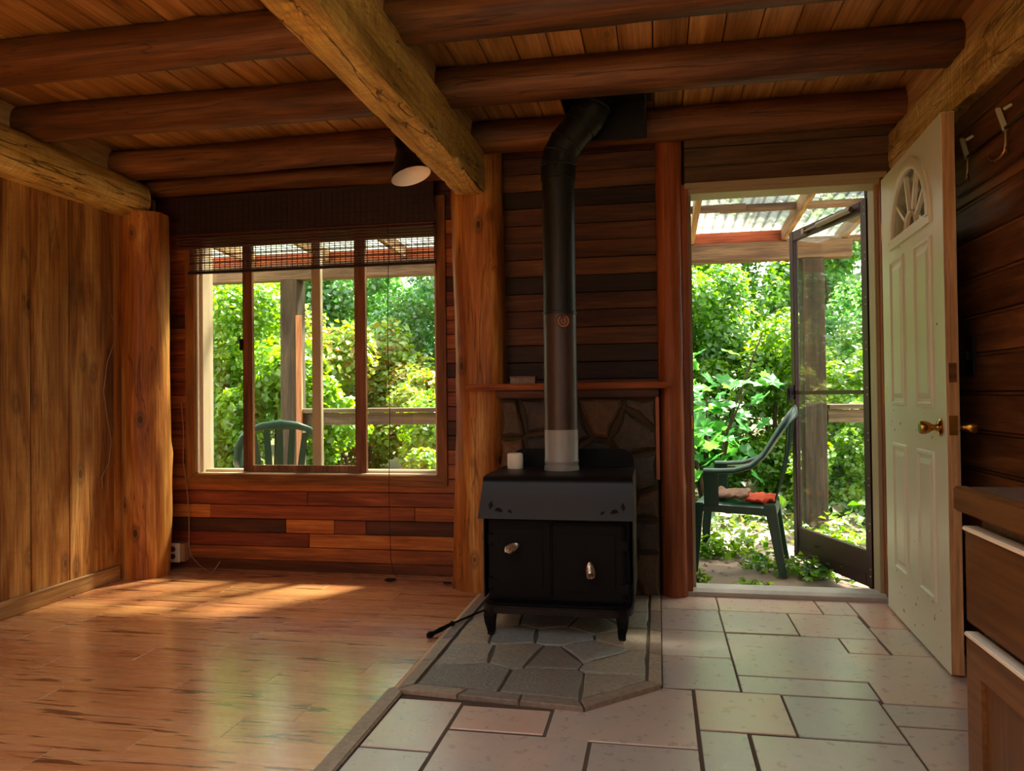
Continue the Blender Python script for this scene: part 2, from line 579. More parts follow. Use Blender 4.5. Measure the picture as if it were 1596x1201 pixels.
M['cord_dark'] = plain('dark_cord', S('#3a1c12'), 0.8)
M['cord_pale'] = plain('pale_cable', S('#9a7450'), 0.6)
M['ivory'] = plain('ivory_plastic', S('#d8cdb0'), 0.45)
M['socket'] = plain('brown_socket_face', S('#5a2c18'), 0.5)
M['lamp_black'] = plain('black_lamp_metal', S('#0e0c0c'), 0.4, 0.0, 0.5)
M['lamp_white'] = plain('white_lamp_inside', S('#f2ece0'), 0.5, 0, 0.4, 0.02)
M['worktop'] = plain('brown_stone_worktop', S('#5c4a3c'), 0.3, 0, 0.5, 0.35, 35, 0.03)
M['edge_highlight'] = plain('painted_edge_highlight', S('#e4d8c0'), 0.3, 0.0, 0.5, 0.03)  # pale paint stands for the highlight along drawer and door edges
M['dark_plastic'] = plain('dark_plastic', S('#141010'), 0.4)
M['hook_metal'] = plain('aged_hook_metal', S('#8a6a40'), 0.35, 0.8, 0.5, 0.15)
M['hook_white'] = plain('pale_hook_paint', S('#c4caa6'), 0.4)
M['plaster'] = plain('rear_room_plaster', S('#cfc0a4'), 0.8, 0, 0.3, 0.04)
M['sheathing'] = plain('dark_sheathing', S('#2c180c'), 0.9)
M['siding'] = wood('outside_siding', '#5a3a22', '#704a2c', '#84603a', 0, rough=0.8)
M['concrete'] = plain('porch_concrete', S('#8c7a68'), 0.9, 0, 0.3, 0.25, 5, 0.2)
M['gravel'] = plain('pale_gravel', S('#cbbfa6'), 0.95, 0, 0.2, 0.15, 30, 0.3)
M['soil'] = plain('garden_soil', S('#4c4a2a'), 0.95, 0, 0.2, 0.4, 3, 0.5)
M['glass'] = glass_mat('window_glass')
M['storm_glass'] = glass_mat('storm_glass', (0.93, 0.95, 0.92, 1), 0.045)
M['flue'] = plain('flue_box_black', S('#121210'), 0.5)
M['bark'] = wood('bark', '#3c3020', '#544430', '#6a5a40', 2, rough=0.9, bump=0.6)
M['car_grey'] = plain('pale_blue_paint', S('#b8c4cc'), 0.35)


def roof_mat():
    t = NT('translucent_corrugated_panel')
    n = t.noise(t.coords((2, 14, 2)), 1.0, 4, 0.6)
    c = t.ramp(n, [(0.35, S('#b4b0a2')), (0.6, S('#e6e4dc'))])
    tl = t.n('ShaderNodeBsdfTranslucent')
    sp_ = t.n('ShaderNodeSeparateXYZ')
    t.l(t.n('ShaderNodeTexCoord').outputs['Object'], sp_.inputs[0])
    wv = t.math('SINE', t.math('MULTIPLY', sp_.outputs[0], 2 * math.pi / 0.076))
    c = t.mix(1.0, c, t.ramp(t.math('ADD', t.math('MULTIPLY', wv, 0.5), 0.5), [(0.0, (0.45, 0.44, 0.42, 1)), (0.35, (1, 1, 1, 1))]), 'MULTIPLY')   # corrugation shading painted in as darker valleys
    t.l(t.hsv(c, val=0.40), tl.inputs[0])
    tr = t.n('ShaderNodeBsdfTransparent')
    t.l(c, tr.inputs[0])
    m1 = t.n('ShaderNodeMixShader')
    m1.inputs[0].default_value = 0.45
    t.l(tl.outputs[0], m1.inputs[1])
    t.l(tr.outputs[0], m1.inputs[2])
    t.l(m1.outputs[0], t.out.inputs[0])
    return t.m


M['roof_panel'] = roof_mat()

# leaf tones
LM = {
    'green': leaf_mat('leaf_green', ['#4a8a2c', '#66a836', '#8cc04a', '#3f7c34']),
    'lime': leaf_mat('leaf_lime', ['#5f9c20', '#7cb430', '#98c840', '#528c28'], 0.55),
    'deep': leaf_mat('leaf_deep', ['#4a8c44', '#5ea652', '#7cc068', '#94d084'], 0.65, 0.12, 0.3),
    'rust': leaf_mat('leaf_rust', ['#6aa030', '#90b844', '#a8c850', '#8cb840', '#cc9850', '#7aac3a'], 0.45),
    'maple': leaf_mat('leaf_maple', ['#3c8a40', '#4ea04a', '#6cb45c'], 0.5, 0.04, 0.4),
    'far': leaf_mat('leaf_far', ['#3f7830', '#5c9840', '#80b858', '#4a8444'], 0.6),
    'low': leaf_mat('leaf_low', ['#35601e', '#4a762a', '#5f8638', '#6e6a40', '#46702c'], 0.4),
    'litter': leaf_mat('leaf_litter', ['#4a3e24', '#66543a', '#7a6848', '#4a5c28', '#8a7654'], 0.2),
}

# ------------------------------------------------------------------ the room shell
XL, XR = -3.07, 1.20        # inner faces of the side walls
YB, YR = 4.29, -1.15         # window wall board face, rear wall
CEIL = 2.475
Y_OUT = 4.45

# ---- wood floor with its planks
floor = box('floor', XL - 0.2, -0.90, YR - 0.1, YB + 0.15, -0.11, -0.0010, M['laminate_seam'], own=True)
tag(floor, 'orange-brown laminate floor of wood-look planks under the window', 'floor', kind='structure')
ROW = 0.1445
seam_at = {-1: -1.775, 0: -1.555, 1: -1.325, 2: -1.157, 3: -1.71, 4: -1.412, 5: -1.10, 6: -1.785, 8: -1.695, 9: -1.40}
rs = random.Random(3)
for k in range(-22, 16):
    y0 = 2.0 + ROW * k
    y1 = min(y0 + ROW, YB + 0.01)
    if y0 > YB - 0.02: continue
    s0 = seam_at.get(k, -0.95 - rs.random() * 0.9)
    xs = [-0.935]
    x = s0
    while x > -0.97: x -= 0.962
    while x > XL + 0.1:
        xs.append(x)
        x -= 0.962
    xs.append(XL + 0.01)
    for a, b in zip(xs[:-1], xs[1:]):
        o = box('plank', b + 0.0014, a - 0.0014, y0 + 0.0003, y1 - 0.0003, -0.0125, 0.0, M['laminate'], None, 0.0005)
        kid(o, floor)

# ---- tile floor
tfloor = box('floor', -0.895, XR + 0.1, YR - 0.1, 4.08, -0.11, -0.004, M['grout'], own=True)
tag(tfloor, 'floor of grey-beige ceramic tiles with dark grout before the open door', 'floor', kind='structure')


def poly_piece(name, poly, z0, z1, mat, parent, inset=0.003, jitter=0.0, plane='xy', y=None):
    """a flat many-sided piece with a chamfered rim; origin at its centre"""
    cx = sum(p[0] for p in poly) / len(poly)
    cy = sum(p[1] for p in poly) / len(poly)
    n = len(poly)

    def shrink(d):
        out = []
        for (px, py) in poly:
            v = Vector((px - cx, py - cy))
            L = v.length
            out.append(v * max(0.2, (L - d) / L))
        return out
    lo, hi = shrink(0.0), shrink(inset * 1.4)
    zc = (z0 + z1) / 2
    rr = random.Random(hash((round(cx, 3), round(cy, 3))) & 0xffff)
    vs = [(p.x, p.y, z0 - zc) for p in lo] + [(p.x, p.y, z1 - inset - zc) for p in lo] + [(p.x, p.y, z1 - zc + rr.uniform(-jitter, jitter)) for p in hi]
    fs = [tuple(reversed(range(n)))]
    for i in range(n):
        j = (i + 1) % n
        fs.append((i, j, n + j, n + i))
        fs.append((n + i, n + j, 2 * n + j, 2 * n + i))
    fs.append(tuple(range(2 * n, 3 * n)))
    if plane == 'xz':     # stands upright: the piece's top faces the room (-y)
        vs = [(a, -c, b) for (a, b, c) in vs]
        loc = (cx, -zc, cy)
    else:
        loc = (cx, cy, zc)
    me = bpy.data.meshes.new(name)
    me.from_pydata(vs, [], fs)
    bm = bmesh.new()
    bm.from_mesh(me)
    bmesh.ops.recalc_face_normals(bm, faces=bm.faces[:])
    bm.to_mesh(me)
    bm.free()
    o = link(name, me, mat, None, loc)
    return kid(o, parent)


# tile outlines (metres, on the floor); the joints are as laid in the photo
G = 0.0035
HC = [(-0.9, 2.56), (-0.25, 2.51), (0.0, 2.745)]
tiles = [
    (0.0, 0.275, 3.78, 4.03), (0.275, 0.745, 3.78, 4.03), (0.745, 0.90, 3.78, 4.03), (0.90, 1.17, 3.60, 4.03),
    (0.0, 0.27, 3.445, 3.78), (0.27, 0.58, 3.445, 3.78), (0.58, 0.89, 3.43, 3.78),
    (0.89, 1.17, 3.24, 3.60), (0.0, 0.27, 3.105, 3.445), (0.27, 0.73, 2.925, 3.43), (0.73, 0.885, 3.24, 3.43),
    (0.0, 0.27, 2.765, 3.105), (0.27, 0.72, 2.76, 2.92), (0.72, 1.17, 2.735, 3.24),
    (0.11, 0.40, 2.435, 2.76), (0.40, 0.71, 2.43, 2.755), (0.71, 1.17, 2.56, 2.73), (0.71, 1.17, 2.09, 2.555),
    (0.11, 0.255, 2.115, 2.43), (0.26, 0.71, 1.93, 2.425),
    (-0.21, 0.105, 1.94, 2.295), (-0.655, -0.215, 1.80, 2.31), (-0.655, -0.355, 2.32, 2.50), (-0.885, -0.66, 2.16, 2.525), (-0.885, -0.66, 1.80, 2.155),
]
for (x0, x1, y0, y1) in tiles:
    poly_piece('tile', [(x0 + G, y0 + G), (x1 - G, y0 + G), (x1 - G, y1 - G), (x0 + G, y1 - G)], -0.012, 0.0, M['tile'], tfloor, 0.0015)
poly_piece('tile', [(-0.35 + G, 2.30 + G), (0.105 - G, 2.30 + G), (0.105 - G, 2.75), (0.0 + G, 2.755), (-0.245, 2.525), (-0.35 + G, 2.53)], -0.012, 0.0, M['tile'], tfloor, 0.0015)
# nearer to the camera, below the picture: the same tiles go on
rt = random.Random(11)
for i, y in enumerate(np.arange(-1.15, 1.75, 0.34)):
    x = -0.885
    xs = [x]
    while x < 0.60:
        x += rt.choice((0.31, 0.46, 0.31))
        xs.append(min(x, 0.62))
    for a, b in zip(xs[:-1], xs[1:]):
        if b - a < 0.05: continue
        y1 = 1.80 if y + 0.34 > 1.75 else y + 0.34
        poly_piece('tile', [(a + G, y + G), (b - G, y + G), (b - G, y1 - G), (a + G, y1 - G)], -0.012, 0.0, M['tile'], tfloor, 0.0015)
for (x0, x1, y0, y1) in [(-0.21, 0.10, 1.80, 1.94), (0.105, 0.255, 1.80, 2.11), (0.26, 0.71, 1.80, 1.93), (0.71, 1.17, 1.62, 2.085)]:
    poly_piece('tile', [(x0 + G, y0 + G), (x1 - G, y0 + G), (x1 - G, y1 - G), (x0 + G, y1 - G)], -0.012, 0.0, M['tile'], tfloor, 0.0015)

# strip between wood and tile
o = MB()
o.box(-0.945, -0.885, -1.14, 2.585, -0.004, 0.012)
strip = o.build('trim_1', M['slate_trim'], None, bev=0.004)
tag(strip, 'worn pale wood strip between the wood floor and the tiles', 'floor trim', kind='structure')

# ---- ceiling
# (a roof window is added above the camera, unseen, to brighten the floor)
LX0, LX1, LY0, LY1 = -2.3, 0.2, -0.95, 1.25
b = MB()
for (x0, x1, y0, y1) in ((XL - 0.2, LX0, YR - 0.1, Y_OUT), (LX1, XR + 0.25, YR - 0.1, Y_OUT), (LX0, LX1, YR - 0.1, LY0), (LX0, LX1, LY1, Y_OUT)):
    b.box(x0, x1, y0, y1, CEIL + 0.021, CEIL + 0.14)
ceil = b.build('ceiling', M['sheathing'])
tag(ceil, 'golden-brown ceiling of narrow boards above the log joists', 'ceiling', kind='structure')
x = XL - 0.15
while x < XR + 0.2:
    for (y0, y1) in ([(YR, Y_OUT)] if x + 0.14 < LX0 or x > LX1 else [(YR, LY0), (LY1, Y_OUT)]):
        kid(box('plank', x + 0.0022, x + 0.14 - 0.0022, y0, y1, CEIL, CEIL + 0.021, M['ceiling_board'], None, 0.003), ceil)
    x += 0.14
portal(((LX0 + LX1) / 2, (LY0 + LY1) / 2, CEIL + 0.10), (0, 0, 0), LX1 - LX0, LY1 - LY0)
rl_ = empty('added_roof_window', ((LX0 + LX1) / 2, (LY0 + LY1) / 2, CEIL + 0.14))
tag(rl_, 'unseen flat roof window added above the camera to brighten the floor', 'roof window', kind='structure')
b = MB()
for (x0, x1, y0, y1) in ((LX0 - 0.05, LX0, LY0, LY1), (LX1, LX1 + 0.05, LY0, LY1), (LX0 - 0.05, LX1 + 0.05, LY0 - 0.05, LY0), (LX0 - 0.05, LX1 + 0.05, LY1, LY1 + 0.05)):
    b.box(x0, x1, y0, y1, CEIL + 0.14, CEIL + 0.19)
kid(b.build('frame', M['vinyl']), rl_)
b = MB()
b.box(LX0, LX1, LY0, LY1, CEIL + 0.16, CEIL + 0.166)
kid(b.build('pane', M['glass']), rl_)


# ---- logs and hewn beams
def log(name, length, r, mat, axis, loc, seed, wob=0.008, taper=0.0, flats=(), parent=None, seg=24, knots=5, rot=0.0):
    rr = random.Random(seed)
    n = max(10, int(length / 0.07))
    kn = [(rr.random() * length, rr.random() * 2 * math.pi, rr.uniform(0.004, 0.011)) for _ in range(knots)]
    vs, fs = [], []
    for i in range(n + 1):
        t = i / n * length
        ox = wob * noise.noise((seed * 3.1, t * 0.9, 0))
        oy = wob * noise.noise((seed * 5.7, t * 0.9, 9))
        for k in range(seg):
            a = 2 * math.pi * k / seg
            q = r * (1 - taper * i / n)
            q *= 1 + 0.07 * noise.noise((math.cos(a) * 1.3, math.sin(a) * 1.3, t * 1.1 + seed * 7))
            q += 0.25 * wob * noise.noise((math.cos(a) * 4, math.sin(a) * 4, t * 5 + seed))
            for (kt, ka, kh) in kn:
                da = (a - ka + math.pi) % (2 * math.pi) - math.pi
                q += kh * math.exp(-((t - kt) / 0.035) ** 2 - (da * r / 0.03) ** 2)
            c, s_ = math.cos(a) * q + ox, math.sin(a) * q + oy
            for (fx, fy, fd) in flats:
                d = c * fx + s_ * fy
                if d > fd:
                    c -= fx * (d - fd) * 0.92
                    s_ -= fy * (d - fd) * 0.92
            vs.append({0: (t, c, s_), 1: (c, t, s_), 2: (c, s_, t)}[axis])
    for i in range(n):
        for k in range(seg):
            k2 = (k + 1) % seg
            fs.append((i * seg + k, i * seg + k2, (i + 1) * seg + k2, (i + 1) * seg + k))
    fs.append(tuple(range(seg)))
    fs.append(tuple(range(n * seg, (n + 1) * seg)))
    b = MB()
    b.add(vs, fs)
    return b.build(name, mat, parent, True, loc, angle=55)


def hewn(name, x0, x1, y0, y1, z0, z1, mat, seed, amp=0.007, chips=0):
    rr = random.Random(seed)
    ny = int((y1 - y0) / 0.012)
    per = 9
    ring = []
    w, h = x1 - x0, z1 - z0
    for i in range(per): ring.append((-w / 2 + w * i / per, -h / 2))
    for i in range(per): ring.append((w / 2, -h / 2 + h * i / per))
    for i in range(per): ring.append((w / 2 - w * i / per, h / 2))
    for i in range(per): ring.append((-w / 2, h / 2 - h * i / per))
    cuts = [(rr.uniform(y0, y1), rr.uniform(-w / 2, w / 2), rr.uniform(0.005, 0.013), rr.uniform(0.008, 0.016), rr.uniform(0.015, 0.05)) for _ in range(chips)]
    vs, fs = [], []
    m = len(ring)
    for j in range(ny + 1):
        y = (y1 - y0) * j / ny
        for (a, c) in ring:
            corner = max(0.0, abs(a) / (w / 2) + abs(c) / (h / 2) - 1.75) * 4
            f = 1 - 0.05 * corner
            d1 = noise.noise((a * 9 + seed, y * 3.2, c * 9)) * amp * 1.4
            d2 = noise.noise((a * 30, y * 14, c * 30 + seed)) * amp * 0.6
            ex, ez = a * f, c * f
            sgn = Vector((a / (w / 2), c / (h / 2)))
            if abs(sgn.x) > abs(sgn.y): ex += math.copysign(d1 + d2, a) * (1 if d1 + d2 > 0 else 1)
            else: ez += (d1 + d2) * (1 if c > 0 else -1)
            for q, (cy, ca, dep, ly, la) in enumerate(cuts):
                if abs(y + y0 - cy) > 3 * ly: continue
                if c <= -h / 2 + 1e-6 and q % 3:
                    ez += dep * math.exp(-((y + y0 - cy) / ly) ** 2 - ((a - ca) / la) ** 2)
                elif abs(a) >= w / 2 - 1e-6 and not q % 3:
                    ex -= math.copysign(dep * math.exp(-((y + y0 - cy) / ly) ** 2 - ((c - ca) / la) ** 2), a)
            vs.append((ex, y, ez))
    for j in range(ny):
        for k in range(m):
            k2 = (k + 1) % m
            fs.append((j * m + k, j * m + k2, (j + 1) * m + k2, (j + 1) * m + k))
    fs.append(tuple(range(m)))
    fs.append(tuple(range(ny * m, (ny + 1) * m)))
    b = MB()
    b.add(vs, fs)
    return b.build(name, mat, None, True, ((x0 + x1) / 2, y0, (z0 + z1) / 2), angle=50)


cb = hewn('beam', -1.035, -0.88, YR, 3.91, 2.09, 2.33, M['hewn'], 4, 0.006, 190)
tag(cb, 'axe-hewn golden ceiling beam running from overhead to the middle post', 'beam', 'hewn support beams', 'structure')
lb = log('beam', 5.2, 0.125, M['hewn'], 1, (-3.05, YR, 2.215), 12, 0.02, 0, ((0, -1, 0.11), (0, 1, 0.105)))
tag(lb, 'rough log beam along the top of the left board wall', 'beam', 'hewn support beams', 'structure')
rb = hewn('beam', 1.14, 1.36, YR, 4.10, 2.12, 2.32, M['hewn_grey'], 9, 0.010, 160)
tag(rb, 'rough-scored pale log beam above the open white door', 'beam', 'hewn support beams', 'structure')

JY = [2.02, 2.63, 3.26, 3.93]
jl = ['log joist nearest the camera, half out of the picture', 'round log joist crossing at the very top of the picture',
      'round log joist in front of the flue box', 'round log joist behind the flue box near the window wall']
extra = [1.36]
for i, y in enumerate(JY + extra):
    o = log('ceiling_joist', XR - XL + 0.24, 0.086, M['joist_log'], 0, (XL - 0.1, y, 2.392), 30 + i, 0.014, 0.08 if i % 2 else 0.0, knots=9)
    if i < 4: tag(o, jl[i], 'joist', 'round log ceiling joists', 'structure')
    else: tag(o, 'round log joist overhead behind the camera', 'joist', 'round log ceiling joists', 'structure')
o = log('ceiling_joist', 2.25, 0.055, M['joist_log'], 0, (XL, 4.20, 2.325), 51, 0.01, knots=5)
tag(o, 'thin log rail tight against the window wall under the last joist', 'joist', None, 'structure')

ys = sorted(extra + JY)
n = 0
for a, b in zip(ys[:-1], ys[1:]):
    if a < 1.3: continue
    for (x0, x1, lab) in ((-3.12, -3.06, 'pale filler block over the left log beam'), (1.17, 1.21, 'pale filler block over the rough right beam'), (-0.99, -0.93, 'filler block over the hewn middle beam')):
        o = box('filler_block', x0, x1, a + 0.05, b - 0.05, 2.30, CEIL, M['block'], None, 0.002)
        tag(o, lab + (' in the bay before the window wall' if b > 3.9 else ' in the bay beside the flue box' if b > 3.2 else ' in the topmost bay' if b > 2.6 else ' above the picture edge'), 'filler block', 'filler blocks between joists', 'structure')

# ---- back wall: sheathing with window and door openings, boards as pieces
WX0, WX1, WZ0, WZ1 = -2.80, -1.255, 0.575, 2.13
DX0, DX1, DZ1 = 0.165, 1.09, 2.075
b = MB()
b.box(XL - 0.2, WX0, YB + 0.012, Y_OUT, -0.12, CEIL + 0.1)
b.box(WX1, -0.82, YB + 0.012, Y_OUT, -0.12, CEIL + 0.1)
b.box(WX0, WX1, YB + 0.012, Y_OUT, -0.12, WZ0)
b.box(WX0, WX1, YB + 0.012, Y_OUT, WZ1, CEIL + 0.1)
b.box(-0.82, 0.135, 4.142, Y_OUT, -0.12, CEIL + 0.1)
b.box(0.135, DX1 + 0.03, 4.075, 4.20, DZ1 + 0.03, CEIL + 0.1)
b.box(DX1 + 0.03, XR + 0.25, 4.075, Y_OUT, -0.12, CEIL + 0.1)
wall_back = b.build('wall_back', M['sheathing'])
tag(wall_back, 'board wall with the window, the stove alcove and the doorway', 'wall', kind='structure')


def wboard(x0, x1, yf, z0, z1, mat, th=0.014):
    kid(box('plank', x0 + 0.0012, x1 - 0.0012, yf, yf + th, z0 + 0.0015, z1 - 0.0015, mat, None, 0.0025), wall_back)


rw = random.Random(21)
WB = 0.0835
TX0, TX1, TZ0, TZ1 = -2.862, -1.196, 0.515, 2.20
explicit = {0: [(-3.07, -0.9, 'cedar')], 1: [(-3.07, -2.06, 'cedar'), (-2.06, -0.9, 'cedar_orange')],
            2: [(-3.07, -2.21, 'cedar_dark'), (-2.21, -1.90, 'cedar_orange'), (-1.90, -1.70, 'cedar'), (-1.70, -0.9, 'cedar_dark')],
            3: [(-3.07, -2.71, 'cedar_orange'), (-2.71, -1.40, 'cedar'), (-1.40, -0.9, 'cedar_orange')],
            4: [(-3.07, -2.07, 'cedar'), (-2.07, -0.9, 'cedar')], 5: [(-3.07, -0.9, 'cedar')]}
for k in range(29):
    z0 = 0.055 + WB * k
    z1 = min(z0 + WB, CEIL + 0.02)
    if z0 > CEIL - 0.01: break
    if k in explicit:
        for (x0, x1, m) in explicit[k]: wboard(x0, x1, YB, z0, z1, M[m])
    elif z0 > TZ1 - 0.06:
        j = rw.uniform(-2.7, -1.4)
        wboard(-3.07, j, YB, z0, z1, M['cedar_dark'])
        wboard(j, -0.9, YB, z0, z1, M['cedar_dark'])
    else:
        wboard(-3.07, TX0 + 0.03, YB, z0, z1, M[rw.choice(['cedar', 'cedar', 'cedar_dark', 'cedar'])])
        wboard(TX1 - 0.03, -0.9, YB, z0, z1, M[rw.choice(['cedar', 'cedar_dark', 'cedar', 'cedar_orange'])])
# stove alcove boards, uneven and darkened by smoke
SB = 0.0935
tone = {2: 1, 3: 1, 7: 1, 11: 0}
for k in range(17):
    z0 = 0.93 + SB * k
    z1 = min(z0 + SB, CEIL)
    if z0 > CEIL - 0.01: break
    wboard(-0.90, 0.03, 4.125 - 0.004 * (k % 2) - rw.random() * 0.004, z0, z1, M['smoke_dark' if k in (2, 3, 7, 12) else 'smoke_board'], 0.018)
# boards above the door
for (z0, z1) in ((2.115, 2.205), (2.205, 2.30), (2.30, 2.42)):
    wboard(0.15, 1.17, 4.052 - (0.006 if z0 > 2.25 else 0), z0, z1, M['header_board'], 0.022)

# baseboards
o = box('baseboard_back', XL, -1.05, YB - 0.016, YB, 0.0, 0.058, M['baseboard_b'], None, 0.003, own=True)
tag(o, 'low dark baseboard under the window wall', 'baseboard', kind='structure')
o = box('baseboard_left', XL, XL + 0.018, YR, 3.93, 0.0, 0.085, M['baseboard_l'], None, 0.004, own=True)
tag(o, 'pale wooden baseboard along the left board wall', 'baseboard', kind='structure')

# ---- left wall of wide upright boards
wall_left = box('wall_left', XL - 0.2, XL - 0.02, YR - 0.1, Y_OUT, -0.12, CEIL + 0.1, M['sheathing'], own=True)
tag(wall_left, 'wall of wide rough upright boards with knots', 'wall', kind='structure')
edges = [YB, 3.90, 3.56, 3.31, 3.125]
rl = random.Random(5)
while edges[-1] > YR: edges.append(edges[-1] - rl.uniform(0.18, 0.3))
for a, b_ in zip(edges[:-1], edges[1:]):
    dx = rl.uniform(-0.003, 0.003)
    kid(box('plank', XL - 0.02 + dx, XL + dx, b_ + 0.002, a - 0.002, 0.0, 2.28, M['left_board'], None, 0.003), wall_left)

# ---- right wall of horizontal grooved boards, with an unseen window added for daylight
KY0, KY1, KZ0, KZ1 = -0.6, 0.6, 1.0, 1.95
b = MB()
b.box(XR + 0.02, XR + 0.18, KY1, 4.08, -0.12, CEIL + 0.1)
b.box(XR + 0.02, XR + 0.18, YR - 0.1, KY0, -0.12, CEIL + 0.1)
b.box(XR + 0.02, XR + 0.18, KY0, KY1, -0.12, KZ0)
b.box(XR + 0.02, XR + 0.18, KY0, KY1, KZ1, CEIL + 0.1)
wall_right = b.build('wall_right', M['sheathing'])
tag(wall_right, 'dark wall of horizontal grooved boards behind the open door', 'wall', kind='structure')
RBH = 0.147
for k in range(16):
    z0 = 0.0 + RBH * k
    z1 = min(z0 + RBH, 2.2)
    if z0 > 2.15: break
    segs = [(YR, 4.06)]
    if z1 > KZ0 and z0 < KZ1: segs = [(YR, KY0), (KY1, 4.06)]
    for (a, c) in segs:
        kid(box('plank', XR, XR + 0.02, a, c, z0 + 0.001, z1 - 0.016, M['right_board'], None, 0.004), wall_right)
        kid(box('bead', XR + 0.006, XR + 0.02, a, c, z1 - 0.014, z1 - 0.002, M['right_board'], None, 0.003), wall_right)

# ---- rear wall behind the camera, with two windows added for more daylight
b = MB()
RW = [(-2.3, -1.7), (-0.45, 0.15)]
RZ0, RZ1 = 0.90, 1.75
b.box(XL - 0.2, RW[0][0], YR - 0.16, YR, -0.12, CEIL + 0.1)
b.box(RW[0][1], RW[1][0], YR - 0.16, YR, -0.12, CEIL + 0.1)
b.box(RW[1][1], XR + 0.2, YR - 0.16, YR, -0.12, CEIL + 0.1)
for (a, c) in RW:
    b.box(a, c, YR - 0.16, YR, -0.12, RZ0)
    b.box(a, c, YR - 0.16, YR, RZ1, CEIL + 0.1)
o = b.build('wall_rear', M['siding'])
tag(o, 'plain wall behind the camera with two windows added for daylight', 'wall', kind='structure')
for i, (a, c) in enumerate(RW):
    portal(((a + c) / 2, YR - 0.08, (RZ0 + RZ1) / 2), (R(90), 0, 0), c - a, RZ1 - RZ0)
portal((XR + 0.1, (KY0 + KY1) / 2, (KZ0 + KZ1) / 2), (0, R(90), 0), KZ1 - KZ0, KY1 - KY0)


def simple_window(name, label, horiz, a, c, z0, z1, at):
    w = empty(name, (0, 0, 0))
    tag(w, label, 'window', kind='structure')
    b = MB()
    t = 0.04
    for (p, q, zz0, zz1) in ((a, a + t, z0, z1), (c - t, c, z0, z1), (a, c, z0, z0 + t), (a, c, z1 - t, z1), ((a + c) / 2 - t / 2, (a + c) / 2 + t / 2, z0, z1)):
        if horiz: b.box(p, q, at - 0.03, at + 0.03, zz0, zz1)
        else: b.box(at - 0.03, at + 0.03, p, q, zz0, zz1)
    b.build('frame', M['vinyl'], w)
    b = MB()
    if horiz: b.box(a + t, c - t, at - 0.003, at + 0.003, z0 + t, z1 - t)
    else: b.box(at - 0.003, at + 0.003, a + t, c - t, z0 + t, z1 - t)
    b.build('pane', M['glass'], w)


simple_window('added_window_2', 'added daylight window behind the camera on the sofa side', True, *RW[0], RZ0, RZ1, YR - 0.08)
simple_window('added_window_3', 'added daylight window behind the camera on the tiled side', True, *RW[1], RZ0, RZ1, YR - 0.08)
simple_window('added_window_4', 'unseen window added above the worktop for daylight', False, KY0, KY1, KZ0, KZ1, XR + 0.1)

# ---- posts
o = log('post', 2.13, 0.135, M['post_log'], 2, (-2.985, 4.06, 0.0), 2, 0.02, 0.03, knots=12)
tag(o, 'knotty peeled log post in the corner left of the window', 'post', 'upright log posts', 'structure')
o = log('post', 2.45, 0.148, M['post_log'], 2, (-0.948, 4.07, 0.0), 6, 0.025, 0.04, ((0, -1, 0.135), (1, 0, 0.135)), knots=9)
tag(o, 'thick log post with a flattened front beside the stove', 'post', 'upright log posts', 'structure')
o = log('post', 2.40, 0.066, M['red_log'], 2, (0.073, 4.045, 0.0), 8, 0.012, 0.0, knots=6)
tag(o, 'slim reddish log post between the stone wall and the doorway', 'post', 'upright log posts', 'structure')

# ------------------------------------------------------------------ window_1 and its blind
win = empty('window_1', (-2.03, YB, 0.55))
tag(win, 'wide sliding window in a wooden surround looking onto the garden', 'window', kind='structure')


def wpart(b, name, mat, parent=win, bev=0.0, smooth=False):
    o = b.build(name, mat, None, smooth, bev=bev)
    return kid(o, parent) if parent is not None else o


def mitre(x0, x1, z0, z1, X0, X1, Z0, Z1, y0, y1, mats):
    """four mitred surround boards: inner opening x0..z1, outer X0..Z1"""
    for (q, m) in (([(X0, Z0), (X1, Z0), (x1, z0), (x0, z0)], mats[0]), ([(X1, Z0), (X1, Z1), (x1, z1), (x1, z0)], mats[1]),
                   ([(X1, Z1), (X0, Z1), (x0, z1), (x1, z1)], mats[0]), ([(X0, Z1), (X0, Z0), (x0, z0), (x0, z1)], mats[1])):
        b = MB()
        b.prism(q, lambda p: (p[0], y0, p[1]), lambda p: (p[0], y1, p[1]))
        wpart(b, 'surround_board', m, win, 0.002)


mitre(WX0, WX1, WZ0, WZ1, TX0, TX1, TZ0, TZ1, YB - 0.02, YB + 0.004, (M['trim'], M['trim_v']))
b = MB()      # outer frame of the slider, in the wall's thickness
FT = 0.028
b.box(WX0 - 0.01, WX0 + 0.012, YB, Y_OUT - 0.01, WZ0 - 0.02, WZ1 + 0.02)
b.box(WX0, WX0 + FT, YB + 0.03, Y_OUT - 0.02, WZ0, WZ1)
b.box(WX1 - 0.012, WX1 + 0.01, YB, Y_OUT - 0.01, WZ0 - 0.02, WZ1 + 0.02)
b.box(WX1 - FT, WX1, YB + 0.05, Y_OUT - 0.02, WZ0, WZ1)
b.box(WX0, WX1, YB, Y_OUT - 0.01, WZ0 - 0.02, WZ0 + 0.006)
b.box(WX0, WX1, YB + 0.06, Y_OUT - 0.02, WZ0, WZ0 + 0.022)
b.box(WX0, WX1, YB, Y_OUT - 0.01, WZ1 - 0.02, WZ1 + 0.02)
wpart(b, 'frame', M['vinyl'])
b = MB()
b.box(-2.075, -2.018, 4.375, 4.415, WZ0, WZ1)
wpart(b, 'mullion', M['vinyl'], bev=0.004)
b = MB()
b.box(WX0 + FT, -2.075, 4.393, 4.397, WZ0 + 0.02, WZ1 - 0.02)
wpart(b, 'pane', M['glass'])
b = MB()
b.box(-2.018, WX1 - FT, 4.393, 4.397, WZ0 + 0.02, WZ1 - 0.02)
wpart(b, 'pane', M['glass'])
SX0, SX1 = -2.505, -1.708     # the inner sash stands half slid across
b = MB()
